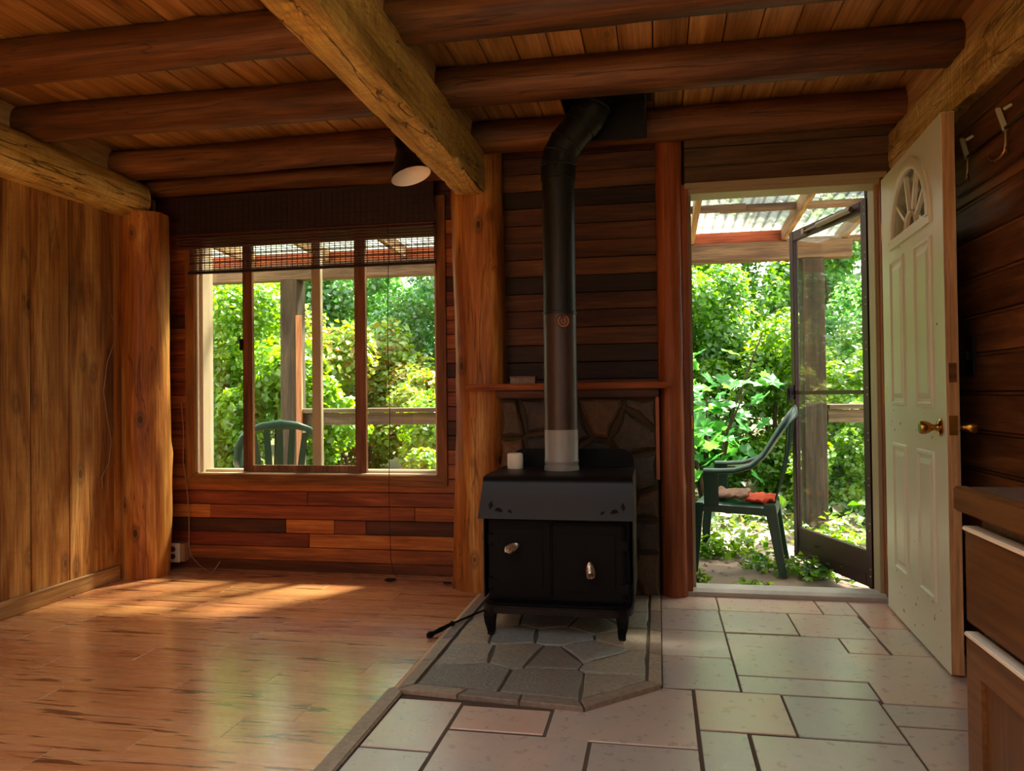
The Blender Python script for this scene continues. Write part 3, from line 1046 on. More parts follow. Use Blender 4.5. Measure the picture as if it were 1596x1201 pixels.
b.box(SX0, SX0 + 0.062, 4.325, 4.352, WZ0 + 0.012, WZ1 - 0.02)
b.box(SX1 - 0.068, SX1, 4.325, 4.352, WZ0 + 0.012, WZ1 - 0.02)
b.box(SX0 + 0.062, SX1 - 0.068, 4.327, 4.350, WZ0 + 0.012, WZ0 + 0.05)
b.box(SX0 + 0.062, SX1 - 0.068, 4.327, 4.350, WZ1 - 0.07, WZ1 - 0.02)
sash = wpart(b, 'sash', M['sash'])
b = MB()
b.box(SX0 + 0.06, SX1 - 0.06, 4.337, 4.341, WZ0 + 0.04, WZ1 - 0.06)
o = b.build('sash_pane', M['glass'])
o.parent = sash
b = MB()
b.box(SX0 - 0.018, SX0 + 0.004, 4.312, 4.33, 1.33, 1.40)
o = b.build('latch', M['dark_plastic'], None, bev=0.004)
o.parent = sash

# ---- woven bamboo blind, drawn up
bl = empty('bamboo_blind', (-2.05, 4.23, 2.24))
tag(bl, 'dark woven bamboo roman blind drawn up over the window top', 'blind')
BX0, BX1 = -2.865, -1.243
b = MB()
b.box(BX0, BX1, 4.205, 4.262, 2.235, 2.265)
wpart(b, 'headrail', M['bamboo_dark'], bl)
b = MB()
rbm = random.Random(2)
z = 2.01
while z < 2.24:
    h = rbm.uniform(0.004, 0.007)
    yy = 4.203 + rbm.uniform(-0.002, 0.002)
    b.box(BX0, BX1, yy, yy + 0.005, z, z + h)
    z += h + 0.0004
for k in range(46):
    x = BX0 + 0.015 + (BX1 - BX0 - 0.03) * k / 45
    b.box(x - 0.0012, x + 0.0012, 4.2, 4.21, 2.005, 2.24)
tag(wpart(b, 'valance', M['bamboo_dark'], bl), kind='stuff')
b = MB()
for k in range(5):      # stacked folds below the valance
    zc = 1.955 + 0.018 * k
    b.tube([(BX0 - 0.004, 4.196, zc), (BX1 + 0.004, 4.196, zc)], 0.0075, 8)
    b.box(BX0, BX1, 4.198, 4.24, zc - 0.004, zc + 0.004)
wpart(b, 'folds', M['bamboo'], bl)
b = MB()
z = 1.812
k = 0
while z < 1.955:
    th = 0.0032 if k % 4 in (0, 1) else 0.0022
    b.tube([(BX0 + 0.055, 4.237, z), (BX1 - 0.002, 4.237, z)], th, 5)
    z += (0.0075 if k % 4 in (0, 1) else 0.0135) if k % 2 == 0 else 0.0135
    k += 1
n = 47
for k in range(n):
    x = BX0 + 0.06 + (BX1 - BX0 - 0.066) * k / (n - 1)
    b.tube([(x, 4.2345, 1.806), (x, 4.2345, 1.955)], 0.0025, 5)
tag(wpart(b, 'woven_reeds', M['bamboo'], bl), kind='stuff')
b = MB()
b.box(BX0 + 0.05, BX1, 4.23, 4.243, 1.796, 1.812)
wpart(b, 'bottom_bar', M['bamboo_dark'], bl)
b = MB()
pts = [(-1.515 + 0.004 * math.sin(i * 0.7), 4.19, 2.1 - i * 0.105) for i in range(20)]
pts += [(-1.50, 4.195, 0.03), (-1.47, 4.18, 0.012)]
b.tube(pts, 0.0022, 6)
wpart(b, 'pull_cord', M['cord_dark'], bl)

# ------------------------------------------------------------------ stone wall, mantel, hearth


def voronoi(seeds, bound, gap):
    out = []
    for i, s in enumerate(seeds):
        poly = [Vector(p) for p in bound]
        for j, t in enumerate(seeds):
            if i == j: continue
            s2, t2 = Vector(s), Vector(t)
            nrm = (t2 - s2).normalized()
            d = (s2 + t2).dot(nrm) / 2 - gap / 2
            new = []
            for a in range(len(poly)):
                p, q = poly[a], poly[(a + 1) % len(poly)]
                dp, dq = p.dot(nrm) - d, q.dot(nrm) - d
                if dp <= 0: new.append(p)
                if dp * dq < 0: new.append(p + (q - p) * (dp / (dp - dq)))
            poly = new
            if len(poly) < 3: break
        if len(poly) >= 3: out.append([(p.x, p.y) for p in poly])
    return out


def roughen(poly, amp, seed, step=0.05):
    out = []
    rr = random.Random(seed)
    for a in range(len(poly)):
        p, q = Vector(poly[a]), Vector(poly[(a + 1) % len(poly)])
        L = (q - p).length
        n = max(1, int(L / step))
        nr = Vector((q.y - p.y, p.x - q.x)) / max(L, 1e-6)
        for k in range(n):
            t = p + (q - p) * (k / n)
            if k > 0: t = t + nr * rr.uniform(-amp, amp * 0.3)
            out.append((t.x, t.y))
    return out


b = MB()
b.box(-0.815, -0.002, 3.985, 4.14, 0.0, 1.02)
stone_wall = b.build('wall_stone', M['mortar_wall'])
tag(stone_wall, 'dark fieldstone wall panel behind the wood stove', 'stone wall', kind='structure')
seeds = [(-0.77, 0.90), (-0.63, 0.93), (-0.77, 0.72), (-0.60, 0.74), (-0.43, 0.87), (-0.30, 0.92), (-0.13, 0.84), (-0.035, 0.97), (-0.33, 0.70), (-0.09, 0.62),
         (-0.05, 0.47), (-0.20, 0.52), (-0.06, 0.33), (-0.06, 0.12), (-0.22, 0.25), (-0.42, 0.45), (-0.6, 0.5), (-0.77, 0.5), (-0.4, 0.18), (-0.6, 0.25), (-0.77, 0.22), (-0.5, 0.04), (-0.2, 0.05)]
for i, p in enumerate(voronoi(seeds, [(-0.81, 0.005), (-0.006, 0.005), (-0.006, 1.01), (-0.81, 1.01)], 0.018)):
    yf = 3.955 - random.Random(i).uniform(0, 0.02)
    poly_piece('stone', roughen(p, 0.012, i), -4.0, -yf, M['wall_stone'], stone_wall, 0.012, 0.004, 'xz')
b = MB()
b.box(-0.012, 0.006, 3.94, 3.99, 0.60, 1.02)
o = b.build('trim_3', M['red_log'], None, bev=0.003)
tag(o, 'thin reddish edge board at the right side of the stone wall', 'edge board', kind='structure')

mantel = empty('mantel_shelf', (-0.45, 4.0, 1.02))
tag(mantel, 'thick reddish wooden mantel shelf with a rounded edge behind the stovepipe', 'shelf')
b = MB()
b.box(-0.985, 0.062, 3.88, 4.125, 1.062, 1.094)
wpart(b, 'board', M['mantel'], mantel, 0.008)
b = MB()
b.box(-0.83, 0.005, 3.915, 4.12, 1.02, 1.062)
wpart(b, 'rail', M['smoke_board'], mantel, 0.004)
o = empty('small_box', (-0.685, 3.93, 1.094))
tag(o, 'small flat tan box lying on the mantel shelf', 'box')
b = MB()
b.box(-0.065, 0.065, -0.03, 0.03, 0.0, 0.032)
b.build('body', M['cabinet'], o, bev=0.003)
b = MB()
b.box(-0.068, 0.068, -0.033, 0.033, 0.030, 0.038)
b.build('lid', M['sash'], o, bev=0.002)

# hearth of slate flags with a border
HZ = 0.016
b = MB()
outer = [(-0.905, 3.98), (-0.905, 2.565), (-0.25, 2.505), (0.0, 2.745), (0.0, 3.98)]
b.prism(outer, lambda p: (p[0], p[1], -0.02), lambda p: (p[0], p[1], 0.009))
hearth = b.build('floor_hearth', M['mortar'])
tag(hearth, 'raised hearth of irregular slate flags under the wood stove', 'hearth', kind='structure')
inner = [(-0.85, 3.95), (-0.85, 2.625), (-0.27, 2.575), (-0.058, 2.775), (-0.058, 3.95)]
hs = [(-0.70, 2.72, 1), (-0.40, 2.71, 1), (-0.15, 2.93, 0), (-0.15, 2.72, 0), (-0.77, 2.98, 0), (-0.28, 3.06, 0), (-0.80, 3.20, 0), (-0.13, 3.26, 0), (-0.55, 3.00, 0), (-0.42, 2.98, 1),
      (-0.62, 3.22, 0), (-0.42, 3.24, 0), (-0.75, 3.44, 0), (-0.5, 3.46, 1), (-0.28, 3.42, 0), (-0.12, 3.52, 0), (-0.75, 3.7, 0), (-0.45, 3.72, 0), (-0.15, 3.76, 0)]
for i, (p, sd) in enumerate(zip(voronoi([(a, c) for a, c, _ in hs], inner, 0.010), hs)):
    poly_piece('flagstone', roughen(p, 0.006, 40 + i, 0.07), 0.0, HZ - 0.001 + 0.002 * random.Random(i).random(), M['slate_dark' if sd[2] else 'slate'], hearth, 0.003)


def border(p0, p1, q0, q1, n):
    for k in range(n):
        f = lambda a, c, t: (a[0] + (c[0] - a[0]) * t, a[1] + (c[1] - a[1]) * t)
        g = 0.004 / max(0.05, (Vector(p1) - Vector(p0)).length)
        t0, t1 = k / n + g, (k + 1) / n - g
        poly_piece('border_stone', [f(p0, p1, t0), f(p0, p1, t1), f(q0, q1, t1), f(q0, q1, t0)], 0.0, HZ + 0.002, M['slate_trim'], hearth, 0.003)


border((-0.905, 3.96), (-0.905, 2.566), (-0.862, 3.96), (-0.862, 2.612), 5)
border((-0.903, 2.562), (-0.25, 2.505), (-0.858, 2.612), (-0.272, 2.562), 3)
border((-0.248, 2.506), (0.0, 2.744), (-0.268, 2.563), (-0.048, 2.77), 1)
border((0.0, 2.75), (0.0, 3.96), (-0.046, 2.775), (-0.046, 3.96), 4)

# ------------------------------------------------------------------ wood stove
st = empty('wood_stove', (-0.435, 3.42, HZ))
tag(st, 'black cast wood stove on short legs standing on the slate hearth', 'stove')


def sp(b, name, mat, parent=st, bev=0.0, smooth=False, label=None):
    o = b.build(name, mat, None, smooth, bev=bev)
    if label: o['label'] = label
    if parent is st: return kid(o, st)
    o.parent = parent
    return o


SXL, SXR = -0.742, -0.115
b = MB()
b.box(SXL + 0.01, SXR - 0.01, 3.262, 3.66, 0.15, 0.66)
body = sp(b, 'body', M['black_steel'], bev=0.006)
# hood: top plate bending down into a flared apron in front
prof = [(3.68, 0.690), (3.30, 0.690), (3.245, 0.687), (3.222, 0.678), (3.212, 0.660), (3.200, 0.58), (3.182, 0.512)]
b = MB()
vs, fs = [], []
for (y, zz) in prof:
    fl = 0.0 if zz > 0.65 else (0.66 - zz) * 0.12
    vs += [(SXL - fl, y, zz), (SXR + 0.008 + fl * 0.4, y, zz)]
for (y, zz) in reversed(prof):
    fl = 0.0 if zz > 0.65 else (0.66 - zz) * 0.12
    yy, z2 = (y + 0.014, zz) if zz < 0.68 else (y, zz - 0.014)
    vs += [(SXL - fl, yy, z2), (SXR + 0.008 + fl * 0.4, yy, z2)]
m = len(prof) * 2
for i in range(m):
    j = (i + 1) % m
    fs.append((2 * i, 2 * i + 1, 2 * j + 1, 2 * j))
fs.append(tuple(2 * i for i in range(m)))
fs.append(tuple(2 * i + 1 for i in reversed(range(m))))
b.add(vs, fs)
hood = sp(b, 'hood', M['stove_top'], smooth=True)
for sx, x in ((1, SXL + 0.035), (-1, SXR - 0.03)):       # cast leaf motifs in the apron's lower corners
    b = MB()
    for (ox, oz, ln, an) in ((0.0, 0.545, 0.034, 1.45), (0.02, 0.540, 0.026, 0.4), (0.055, 0.536, 0.030, 2.7), (0.095, 0.532, 0.022, 2.6)):
        cx, cz = x + sx * ox, oz + 0.006
        dx, dz = math.cos(an) * ln * sx, math.sin(an) * ln
        px, pz = -dz * 0.28, dx * 0.28
        b = MB()
        b.prism([(cx, cz), (cx + dx / 2 + px, cz + dz / 2 + pz), (cx + dx, cz + dz), (cx + dx / 2 - px, cz + dz / 2 - pz)],
                lambda p: (p[0], 3.182 + (p[1] - 0.512) * 0.24 + 0.004, p[1]), lambda p: (p[0], 3.182 + (p[1] - 0.512) * 0.24 - 0.004, p[1]))
        sp(b, 'leaf_ornament', M['black_steel'], hood)
# rear heat shield with rounded corners
b = MB()
pl = [(SXL + 0.03, 0.45)]
for (cx, a0, a1) in ((SXR - 0.06, 0, 90), (SXL + 0.10, 90, 180)):
    for k in range(7):
        a = R(a0 + (a1 - a0) * k / 6)
        pl.append((cx + 0.06 * math.cos(a), 0.715 + 0.06 * math.sin(a)))
pl = [(SXR, 0.45)] + pl[1:] + [pl[0]]
b.prism(pl, lambda p: (p[0], 3.675, p[1]), lambda p: (p[0], 3.683, p[1]))
sp(b, 'rear_shield', M['black_steel'])
# side shields
for x in (SXL - 0.006, SXR + 0.004):
    b = MB()
    b.prism([(3.245, 0.165), (3.68, 0.165), (3.68, 0.68), (3.25, 0.68), (3.235, 0.62), (3.235, 0.30)], lambda p: (x, p[0], p[1]), lambda p: (x + 0.005, p[0], p[1]))
    sp(b, 'side_shield', M['stove_top'])
# doors
for (x0, x1, z0, z1, yf) in ((SXL + 0.03, -0.452, 0.165, 0.505, 3.245), (-0.446, SXR - 0.03, 0.16, 0.490, 3.232)):
    b = MB()
    b.box(x0, x1, yf, 3.265, z0, z1)
    d = sp(b, 'door', M['black_steel'], bev=0.008)
    b = MB()
    b.box(x0 + 0.035, x1 - 0.035, yf - 0.006, yf + 0.004, z0 + 0.04, z1 - 0.04)
    sp(b, 'door_panel', M['black_steel'], d, bev=0.004)
    hx = x0 - 0.012 if x0 < -0.5 else x1 + 0.012
    for zz in (z0 + 0.06, z1 - 0.09):
        b = MB()
        b.tube([(hx, yf + 0.012, zz - 0.025), (hx, yf + 0.012, zz + 0.025)], 0.011, 10)
        b.box(min(hx, hx + (0.04 if x0 < -0.5 else -0.04)), max(hx, hx + (0.04 if x0 < -0.5 else -0.04)), yf - 0.003, yf + 0.01, zz - 0.02, zz + 0.02)
        sp(b, 'hinge', M['black_steel'], d, smooth=True)
    # coil spring handle
    if x0 < -0.5: base, tip = Vector((-0.600, yf - 0.004, 0.392)), Vector((-0.622, yf - 0.095, 0.389))
    else: base, tip = Vector((-0.290, yf - 0.004, 0.325)), Vector((-0.278, yf - 0.085, 0.290))
    ax = (tip - base).normalized()
    a_ = ax.orthogonal().normalized()
    b_ = ax.cross(a_)
    pts = []
    for k in range(85):
        t = k / 84
        rad = 0.006 + 0.010 * math.sin(min(1, t * 1.15) * math.pi * 0.62)
        an = t * 2 * math.pi * 9
        pts.append(base + (tip - base) * t + (a_ * math.cos(an) + b_ * math.sin(an)) * rad)
    b = MB()
    b.tube(pts, 0.0034, 5)
    b.tube([base, tip - ax * 0.004], 0.004, 6)
    sp(b, 'coil_handle', M['nickel'], d, smooth=True, label='coiled nickel spring handle')
# ash lip with rounded front corners
b = MB()
pl = [(SXR + 0.004, 3.66), (SXL - 0.006, 3.66)]
for k in range(7):
    a = R(180 + 90 * k / 6)
    pl.append((SXL + 0.074 + 0.08 * math.cos(a), 3.235 + 0.075 * math.sin(a)))
for k in range(7):
    a = R(270 + 90 * k / 6)
    pl.append((SXR - 0.076 + 0.08 * math.cos(a), 3.235 + 0.075 * math.sin(a)))
b.prism(pl, lambda p: (p[0], p[1], 0.118), lambda p: (p[0], p[1], 0.150))
lip = sp(b, 'ash_lip', M['stove_top'], bev=0.006)
b = MB()
b.prism([(x * 0.94 - 0.026, 3.45 + (y - 3.45) * 0.9) for x, y in pl], lambda p: (p[0], p[1], 0.149), lambda p: (p[0], p[1], 0.156))
sp(b, 'ash_tray_well', M['black_steel'], lip)
# bent legs
for (x, y, sx, sy) in ((-0.712, 3.215, -1, -1), (-0.158, 3.215, 1, -1), (-0.712, 3.62, -1, 1), (-0.158, 3.62, 1, 1)):
    b = MB()
    pr = [(0.0, 0.124, 0.025), (0.003, 0.10, 0.025), (0.003, 0.07, 0.0215), (0.0, 0.045, 0.0175), (-0.001, 0.028, 0.0155), (0.002, HZ - 0.001, 0.0145)]
    vs, fs = [], []
    for (off, zz, w) in pr:
        for (i, j) in ((-1, -1), (1, -1), (1, 1), (-1, 1)):
            vs.append((x + sx * off + i * w, y + sy * off + j * w, zz))
    for i in range(len(pr) - 1):
        for k in range(4):
            k2 = (k + 1) % 4
            fs.append((i * 4 + k, i * 4 + k2, i * 4 + 4 + k2, i * 4 + 4 + k))
    fs += [(0, 1, 2, 3), tuple(range(len(pr) * 4 - 4, len(pr) * 4))]
    b.add(vs, fs)
    sp(b, 'leg', M['black_steel'], bev=0.004)

# ---- stovepipe
PX, PY, PR = -0.437, 3.50, 0.077
pipe = empty('stovepipe', (PX, PY, 0.69))
tag(pipe, 'black stovepipe rising from the stove and bending into the ceiling box', 'stovepipe')


def pp(b, name, mat, label=None):
    o = b.build(name, mat, None, True, angle=35)
    if label: o['label'] = label
    return kid(o, pipe)


b = MB()
b.lathe([(PR + 0.003, 0.691), (PR + 0.003, 0.708), (PR, 0.710), (PR, 0.725), (PR + 0.002, 0.728), (PR + 0.002, 0.735), (PR, 0.738), (PR, 0.875)], (PX, PY, 0), seg=36)
pp(b, 'collar', M['pipe_grey'], 'bare grey bottom section')
b = MB()
b.lathe([(PR - 0.001, 0.875), (PR - 0.001, 1.405)], (PX, PY, 0), seg=36)
pp(b, 'lower_section', M['pipe_brown'], 'heat-browned lower section')
b = MB()
b.lathe([(PR + 0.003, 1.40), (PR + 0.003, 1.412), (PR - 0.002, 1.414), (PR - 0.002, 2.02), (PR + 0.003, 2.022), (PR + 0.003, 2.05)], (PX, PY, 0), seg=36)
pp(b, 'upper_section', M['pipe'])


def elbow(p0, d0, p1, rad, segs, nm):
    """a gored elbow: rigid rings joined by raised seams"""
    b = MB()
    pts, rr = [], []
    for (p, r_) in segs:
        pts.append(p)
        rr.append(r_)
    b.tube(pts, rr, 32)
    for i in range(1, len(pts) - 1):
        d = (pts[i + 1] - pts[i - 1]).normalized()
        b.tube([pts[i] - d * 0.004, pts[i] - d * 0.0015, pts[i] + d * 0.0015, pts[i] + d * 0.004], [rr[i], rr[i] + 0.0035, rr[i] + 0.0035, rr[i]], 32, False)
    pp(b, nm, M['pipe'])


up = Vector((0, 0, 1))
dg = Vector((0.62, 0.12, 0.78)).normalized()
p0 = Vector((PX, PY, 2.05))
p1 = p0 + up * 0.035
p2 = p1 + (up * 0.7 + dg * 0.3).normalized() * 0.055
p3 = p2 + (up * 0.3 + dg * 0.7).normalized() * 0.06
p4 = p3 + dg * 0.10
p5 = p4 + dg * 0.05
p6 = p5 + (up * 0.35 + dg * 0.65).normalized() * 0.06
p7 = p6 + (up * 0.75 + dg * 0.25).normalized() * 0.055
p8 = Vector((p7.x + 0.005, p7.y, CEIL - 0.005))
elbow(0, 0, 0, 0, [(p0, PR + 0.004), (p1, PR + 0.004), (p1 + up * 0.002, PR + 0.001), (p2, PR + 0.002), (p3, PR + 0.003), (p4, PR + 0.003), (p4 + dg * 0.004, PR + 0.006)], 'lower_elbow')
elbow(0, 0, 0, 0, [(p4, PR + 0.007), (p5, PR + 0.007), (p6, PR + 0.009), (p7, PR + 0.011), (p8, PR + 0.013)], 'upper_elbow')
# round stick-on thermometer
b = MB()
ang = R(-72)
nd = Vector((math.cos(ang), math.sin(ang), 0))
tc_ = Vector((PX, PY, 1.365)) + nd * (PR - 0.001)
b.lathe([(0.031, 0.0), (0.031, 0.004), (0.028, 0.006), (0.0, 0.006)], tc_, nd, 24)
th = empty('stove_thermometer', tc_)
tag(th, 'small round magnetic thermometer stuck on the stovepipe', 'thermometer')
kid(b.build('dial', M['socket']), th)
for (r0, r1) in ((0.021, 0.0265), (0.008, 0.0125)):
    b = MB()
    a_ = Vector((0, 0, 1))
    b_ = nd.cross(a_)
    n = 28
    a0, span = (0.6, 5.2)
    vs, fs = [], []
    for k in range(n + 1):
        an = a0 + span * k / n
        dd = a_ * math.cos(an) + b_ * math.sin(an)
        vs += [tc_ + nd * 0.0075 + dd * r0, tc_ + nd * 0.0075 + dd * r1]
    fs = [(2 * k, 2 * k + 1, 2 * k + 3, 2 * k + 2) for k in range(n)]
    b.add(vs, fs)
    kid(b.build('scale_ring', M['cord_pale']), th)
b = MB()
b.bar(tc_ + nd * 0.008, tc_ + nd * 0.008 + Vector((0.006, 0, 0.017)), 0.003, 0.002)
kid(b.build('needle', M['cord_pale']), th)

# ceiling support box of the flue
fb = empty('flue_box', (-0.22, 3.58, CEIL))
tag(fb, 'square black metal flue box between the joists at the ceiling', 'flue box')
b = MB()
X0, X1, Y0, Y1, Z0, Z1 = -0.41, -0.035, 3.37, 3.80, 2.29, CEIL
b.box(X0, X1, Y1 - 0.004, Y1, Z0, Z1)
b.box(X0, X0 + 0.004, Y0 + 0.02, Y1, Z0 + 0.06, Z1)
b.box(X1 - 0.004, X1, Y0, Y1, Z0, Z1)
kid(b.build('shroud', M['flue']), fb)
b = MB()
b.box(X0 - 0.03, X1 + 0.03, Y0 - 0.01, Y1 + 0.01, CEIL - 0.006, CEIL)
kid(b.build('ceiling_plate', M['flue']), fb)

# ---- candle and poker
cd = empty('candle', (-0.664, 3.56, 0.69))
tag(cd, 'short white pillar candle on the stove top', 'candle')
b = MB()
b.lathe([(0.036, 0), (0.0375, 0.004), (0.0375, 0.066), (0.034, 0.071), (0.030, 0.0715), (0.027, 0.068), (0.0, 0.066)], seg=28)
b.build('wax', M['wax'], cd, True)
b = MB()
b.tube([(0, 0, 0.064), (0.001, 0, 0.074), (0.003, 0, 0.080)], 0.0012, 6)
b.build('wick', M['dark_plastic'], cd)

pk = empty('fire_poker', (-0.96, 3.16, 0.0))
tag(pk, 'black iron poker lying on the floor against the hearth', 'poker')
hA, hB, tip = Vector((-0.972, 3.150, 0.016)), Vector((-0.905, 3.300, 0.028)), Vector((-0.775, 3.62, 0.028))
b = MB()
b.tube([hA + (hB - hA) * t for t in (0, 0.06, 0.12, 0.2, 0.45, 0.7, 0.9, 0.96, 1.0)], [0.012, 0.016, 0.013, 0.009, 0.011, 0.009, 0.008, 0.012, 0.011], 12)
kid(b.build('handle', M['black_steel'], None, True), pk)
b = MB()
b.tube([hB, tip], 0.005, 8)
b.tube([tip - (tip - hB).normalized() * 0.06, tip - (tip - hB).normalized() * 0.03 + Vector((0.02, 0, 0)), tip + Vector((0.03, -0.01, 0))], 0.004, 8)
kid(b.build('rod', M['black_steel'], None, True), pk)

# ------------------------------------------------------------------ clamp lamp under the beam
lp = empty('spot_lamp', (-1.15, 3.46, 2.24))
tag(lp, 'black cone spot lamp with a white inside hung beside the hewn beam', 'lamp')
ax = Vector((0.26, -0.06, -0.80)).normalized()
top = Vector((-1.19, 3.47, 2.258))
b = MB()
prof = [(0.012, -0.01), (0.026, -0.005), (0.030, 0.02), (0.030, 0.055), (0.042, 0.075), (0.058, 0.105), (0.083, 0.165), (0.098, 0.195)]
inn = [(0.096, 0.195), (0.081, 0.167), (0.056, 0.108), (0.040, 0.08)]
b.lathe(prof + [(0.0975, 0.196)], top, ax, 32)
b.f = [f for f in b.f if len(f) == 4]
kid(b.build('shade', M['lamp_black'], None, True, angle=60), lp)
b = MB()
b.lathe(inn + [(0.0, 0.078)], top, ax, 32)
b.f = [f for f in b.f if len(f) == 4]
kid(b.build('shade_lining', M['lamp_white'], None, True, angle=60), lp)
b = MB()
bc = top + ax * 0.115
b.lathe([(0.012, -0.03), (0.014, -0.02), (0.024, 0.005), (0.027, 0.02), (0.02, 0.035), (0.0, 0.042)], bc, ax, 18)
kid(b.build('bulb', M['lamp_white'], None, True, angle=60), lp)
b = MB()
b.tube([top - ax * 0.005, top - ax * 0.03, (-1.12, 3.47, 2.275), (-1.045, 3.47, 2.27), (-1.034, 3.47, 2.27)], 0.007, 8)
b.box(-1.05, -1.038, 3.44, 3.50, 2.235, 2.305)
kid(b.build('bracket', M['lamp_black'], None), lp)

# ------------------------------------------------------------------ outlet, cables, crumbs
ob = empty('outlet_box', (-2.905, 4.288, 0.04))
tag(ob, 'ivory double power outlet in a surface box low by the corner post', 'outlet')
b = MB()
b.box(-2.965, -2.845, 4.225, 4.288, 0.045, 0.155)
kid(b.build('box', M['cord_pale'], None, bev=0.004), ob)
b = MB()
b.box(-2.958, -2.872, 4.216, 4.226, 0.042, 0.158)
pl_ = kid(b.build('cover_plate', M['ivory'], None, bev=0.003), ob)
for zz in (0.122, 0.078):
    b = MB()
    b.lathe([(0.017, 0), (0.017, 0.004), (0.0, 0.004)], (-2.915, 4.217, zz), (0, -1, 0), 18)
    o = b.build('socket_face', M['socket'])
    o.parent = pl_
    o.matrix_parent_inverse = Matrix.Translation(ob.location).inverted() @ Matrix.Identity(4) if False else Matrix.Identity(4)
b = MB()
b.tube([(-2.885, 4.262, 1.02), (-2.872, 4.264, 0.85), (-2.876, 4.264, 0.66), (-2.845, 4.262, 0.45), (-2.836, 4.262, 0.30), (-2.838, 4.262, 0.15), (-2.815, 4.25, 0.075), (-2.74, 4.22, 0.03), (-2.66, 4.17, 0.010), (-2.60, 4.13, 0.005), (-2.585, 4.14, 0.03), (-2.565, 4.16, 0.07)], 0.0028, 6)
o = b.build('loose_cable', M['cord_pale'], None, True)
tag(o, 'thin pale cable hanging left of the window to the floor', 'cable')
b = MB()
b.tube([(-3.052, 3.86, 1.52), (-3.05, 3.90, 1.44), (-3.05, 3.885, 1.37), (-3.055, 3.83, 1.25), (-3.055, 3.80, 1.08), (-3.055, 3.83, 0.92), (-3.055, 3.86, 0.80), (-3.055, 3.84, 0.68), (-3.055, 3.78, 0.60), (-3.055, 3.79, 0.54)], 0.0024, 6)
o = b.build('loose_cable', M['cord_pale'], None, True)
tag(o, 'thin pale cable dangling on the left board wall beside the corner post', 'cable')
for (x, y, s_, lab) in ((-1.49, 4.12, 0.05, 'small dark crumb of debris below the blind cord'), (-1.15, 4.09, 0.035, 'small dark crumb of debris at the foot of the thick post')):
    bm = bmesh.new()
    bmesh.ops.create_icosphere(bm, subdivisions=2, radius=s_ / 2)
    for v in bm.verts:
        v.co *= 1 + 0.6 * noise.noise(v.co * 60 + Vector((x, y, 0)))
        v.co.z *= 0.35
        v.co.x *= 1.5
    me = bpy.data.meshes.new('debris')
    bm.to_mesh(me)
    bm.free()
    o = link('debris', me, M['dark_plastic'], None, (x, y, 0.008))
    tag(o, lab, 'debris')

# ------------------------------------------------------------------ doorway
b = MB()
b.box(0.132, DX0, 4.035, 4.20, -0.02, DZ1 + 0.035)
b.box(DX1, DX1 + 0.035, 4.035, 4.20, -0.02, DZ1 + 0.035)
fr = b.build('trim_2', M['red_log'], None, bev=0.003)
tag(fr, 'doorway frame with wooden side jambs and tan painted head', 'door frame', kind='structure')
b = MB()
b.box(0.15, DX1 + 0.03, 4.03, 4.20, DZ1 + 0.012, DZ1 + 0.04)
b.box(0.165, DX1 + 0.03, 4.05, 4.20, DZ1 - 0.012, DZ1 + 0.014)
kid(b.build('head', M['frame_paint'], None, bev=0.002), fr)
b = MB()
b.box(DX0 - 0.002, DX0 + 0.018, 4.085, 4.20, 0.0, DZ1)
b.box(DX1 - 0.018, DX1 + 0.002, 4.085, 4.20, 0.0, DZ1)
kid(b.build('stop_strip', M['frame_paint'], None, bev=0.002), fr)
b = MB()
b.box(DX0 + 0.004, DX0 + 0.012, 4.06, 4.085, 0.85, 0.92)
kid(b.build('strike_plate', M['brass'], None), fr)
b = MB()
b.prism([(4.03, -0.02), (4.26, -0.06), (4.26, 0.012), (4.16, 0.034), (4.06, 0.034), (4.03, 0.02)], lambda p: (DX0 - 0.03, p[0], p[1]), lambda p: (DX1 + 0.03, p[0], p[1]))
o = b.build('trim_4', M['sill'], None, bev=0.003)
tag(o, 'pale weathered metal door sill strewn with leaf bits', 'door sill', kind='structure')

# ---- the open white door; local u runs from the hinge, n is the face towards the room
hinge = Vector((1.065, 3.93, 0.012))
free = Vector((1.022, 3.012, 0.012))
DW, DH, DT = (free - hinge).length, 2.03, 0.044
dr = empty('door_1', hinge, math.atan2(free.y - hinge.y, free.x - hinge.x))
tag(dr, 'pale painted panel door with a fan-shaped window standing open', 'door', kind='structure')
# local axes: +x along the door, +y = right-hand side (wall side is +y here? face to room is -y)
FY = -0.0      # the face turned to the room lies at local y = 0 ; thickness goes the other way
# with x pointing from hinge to free edge (towards -Y world), local +y points to world +X
CU, CZ, RX, RZ = 0.475, 1.69, 0.285, 0.275
b = MB()
b.box(0, DW, 0, DT, 0, CZ)
NA = 28
arc = [(CU + RX * math.cos(math.pi * k / NA), CZ + RZ * math.sin(math.pi * k / NA)) for k in range(NA + 1)]


def rim(u, z):
    """the point of the slab's rectangular edge straight outwards from the arc point"""
    dx, dz = u - CU, z - CZ
    t = 1e9
    if dx > 1e-6: t = min(t, (DW - CU) / dx)
    if dx < -1e-6: t = min(t, (0 - CU) / dx)
    if dz > 1e-6: t = min(t, (DH - CZ) / dz)
    return (CU + dx * t, CZ + dz * t)


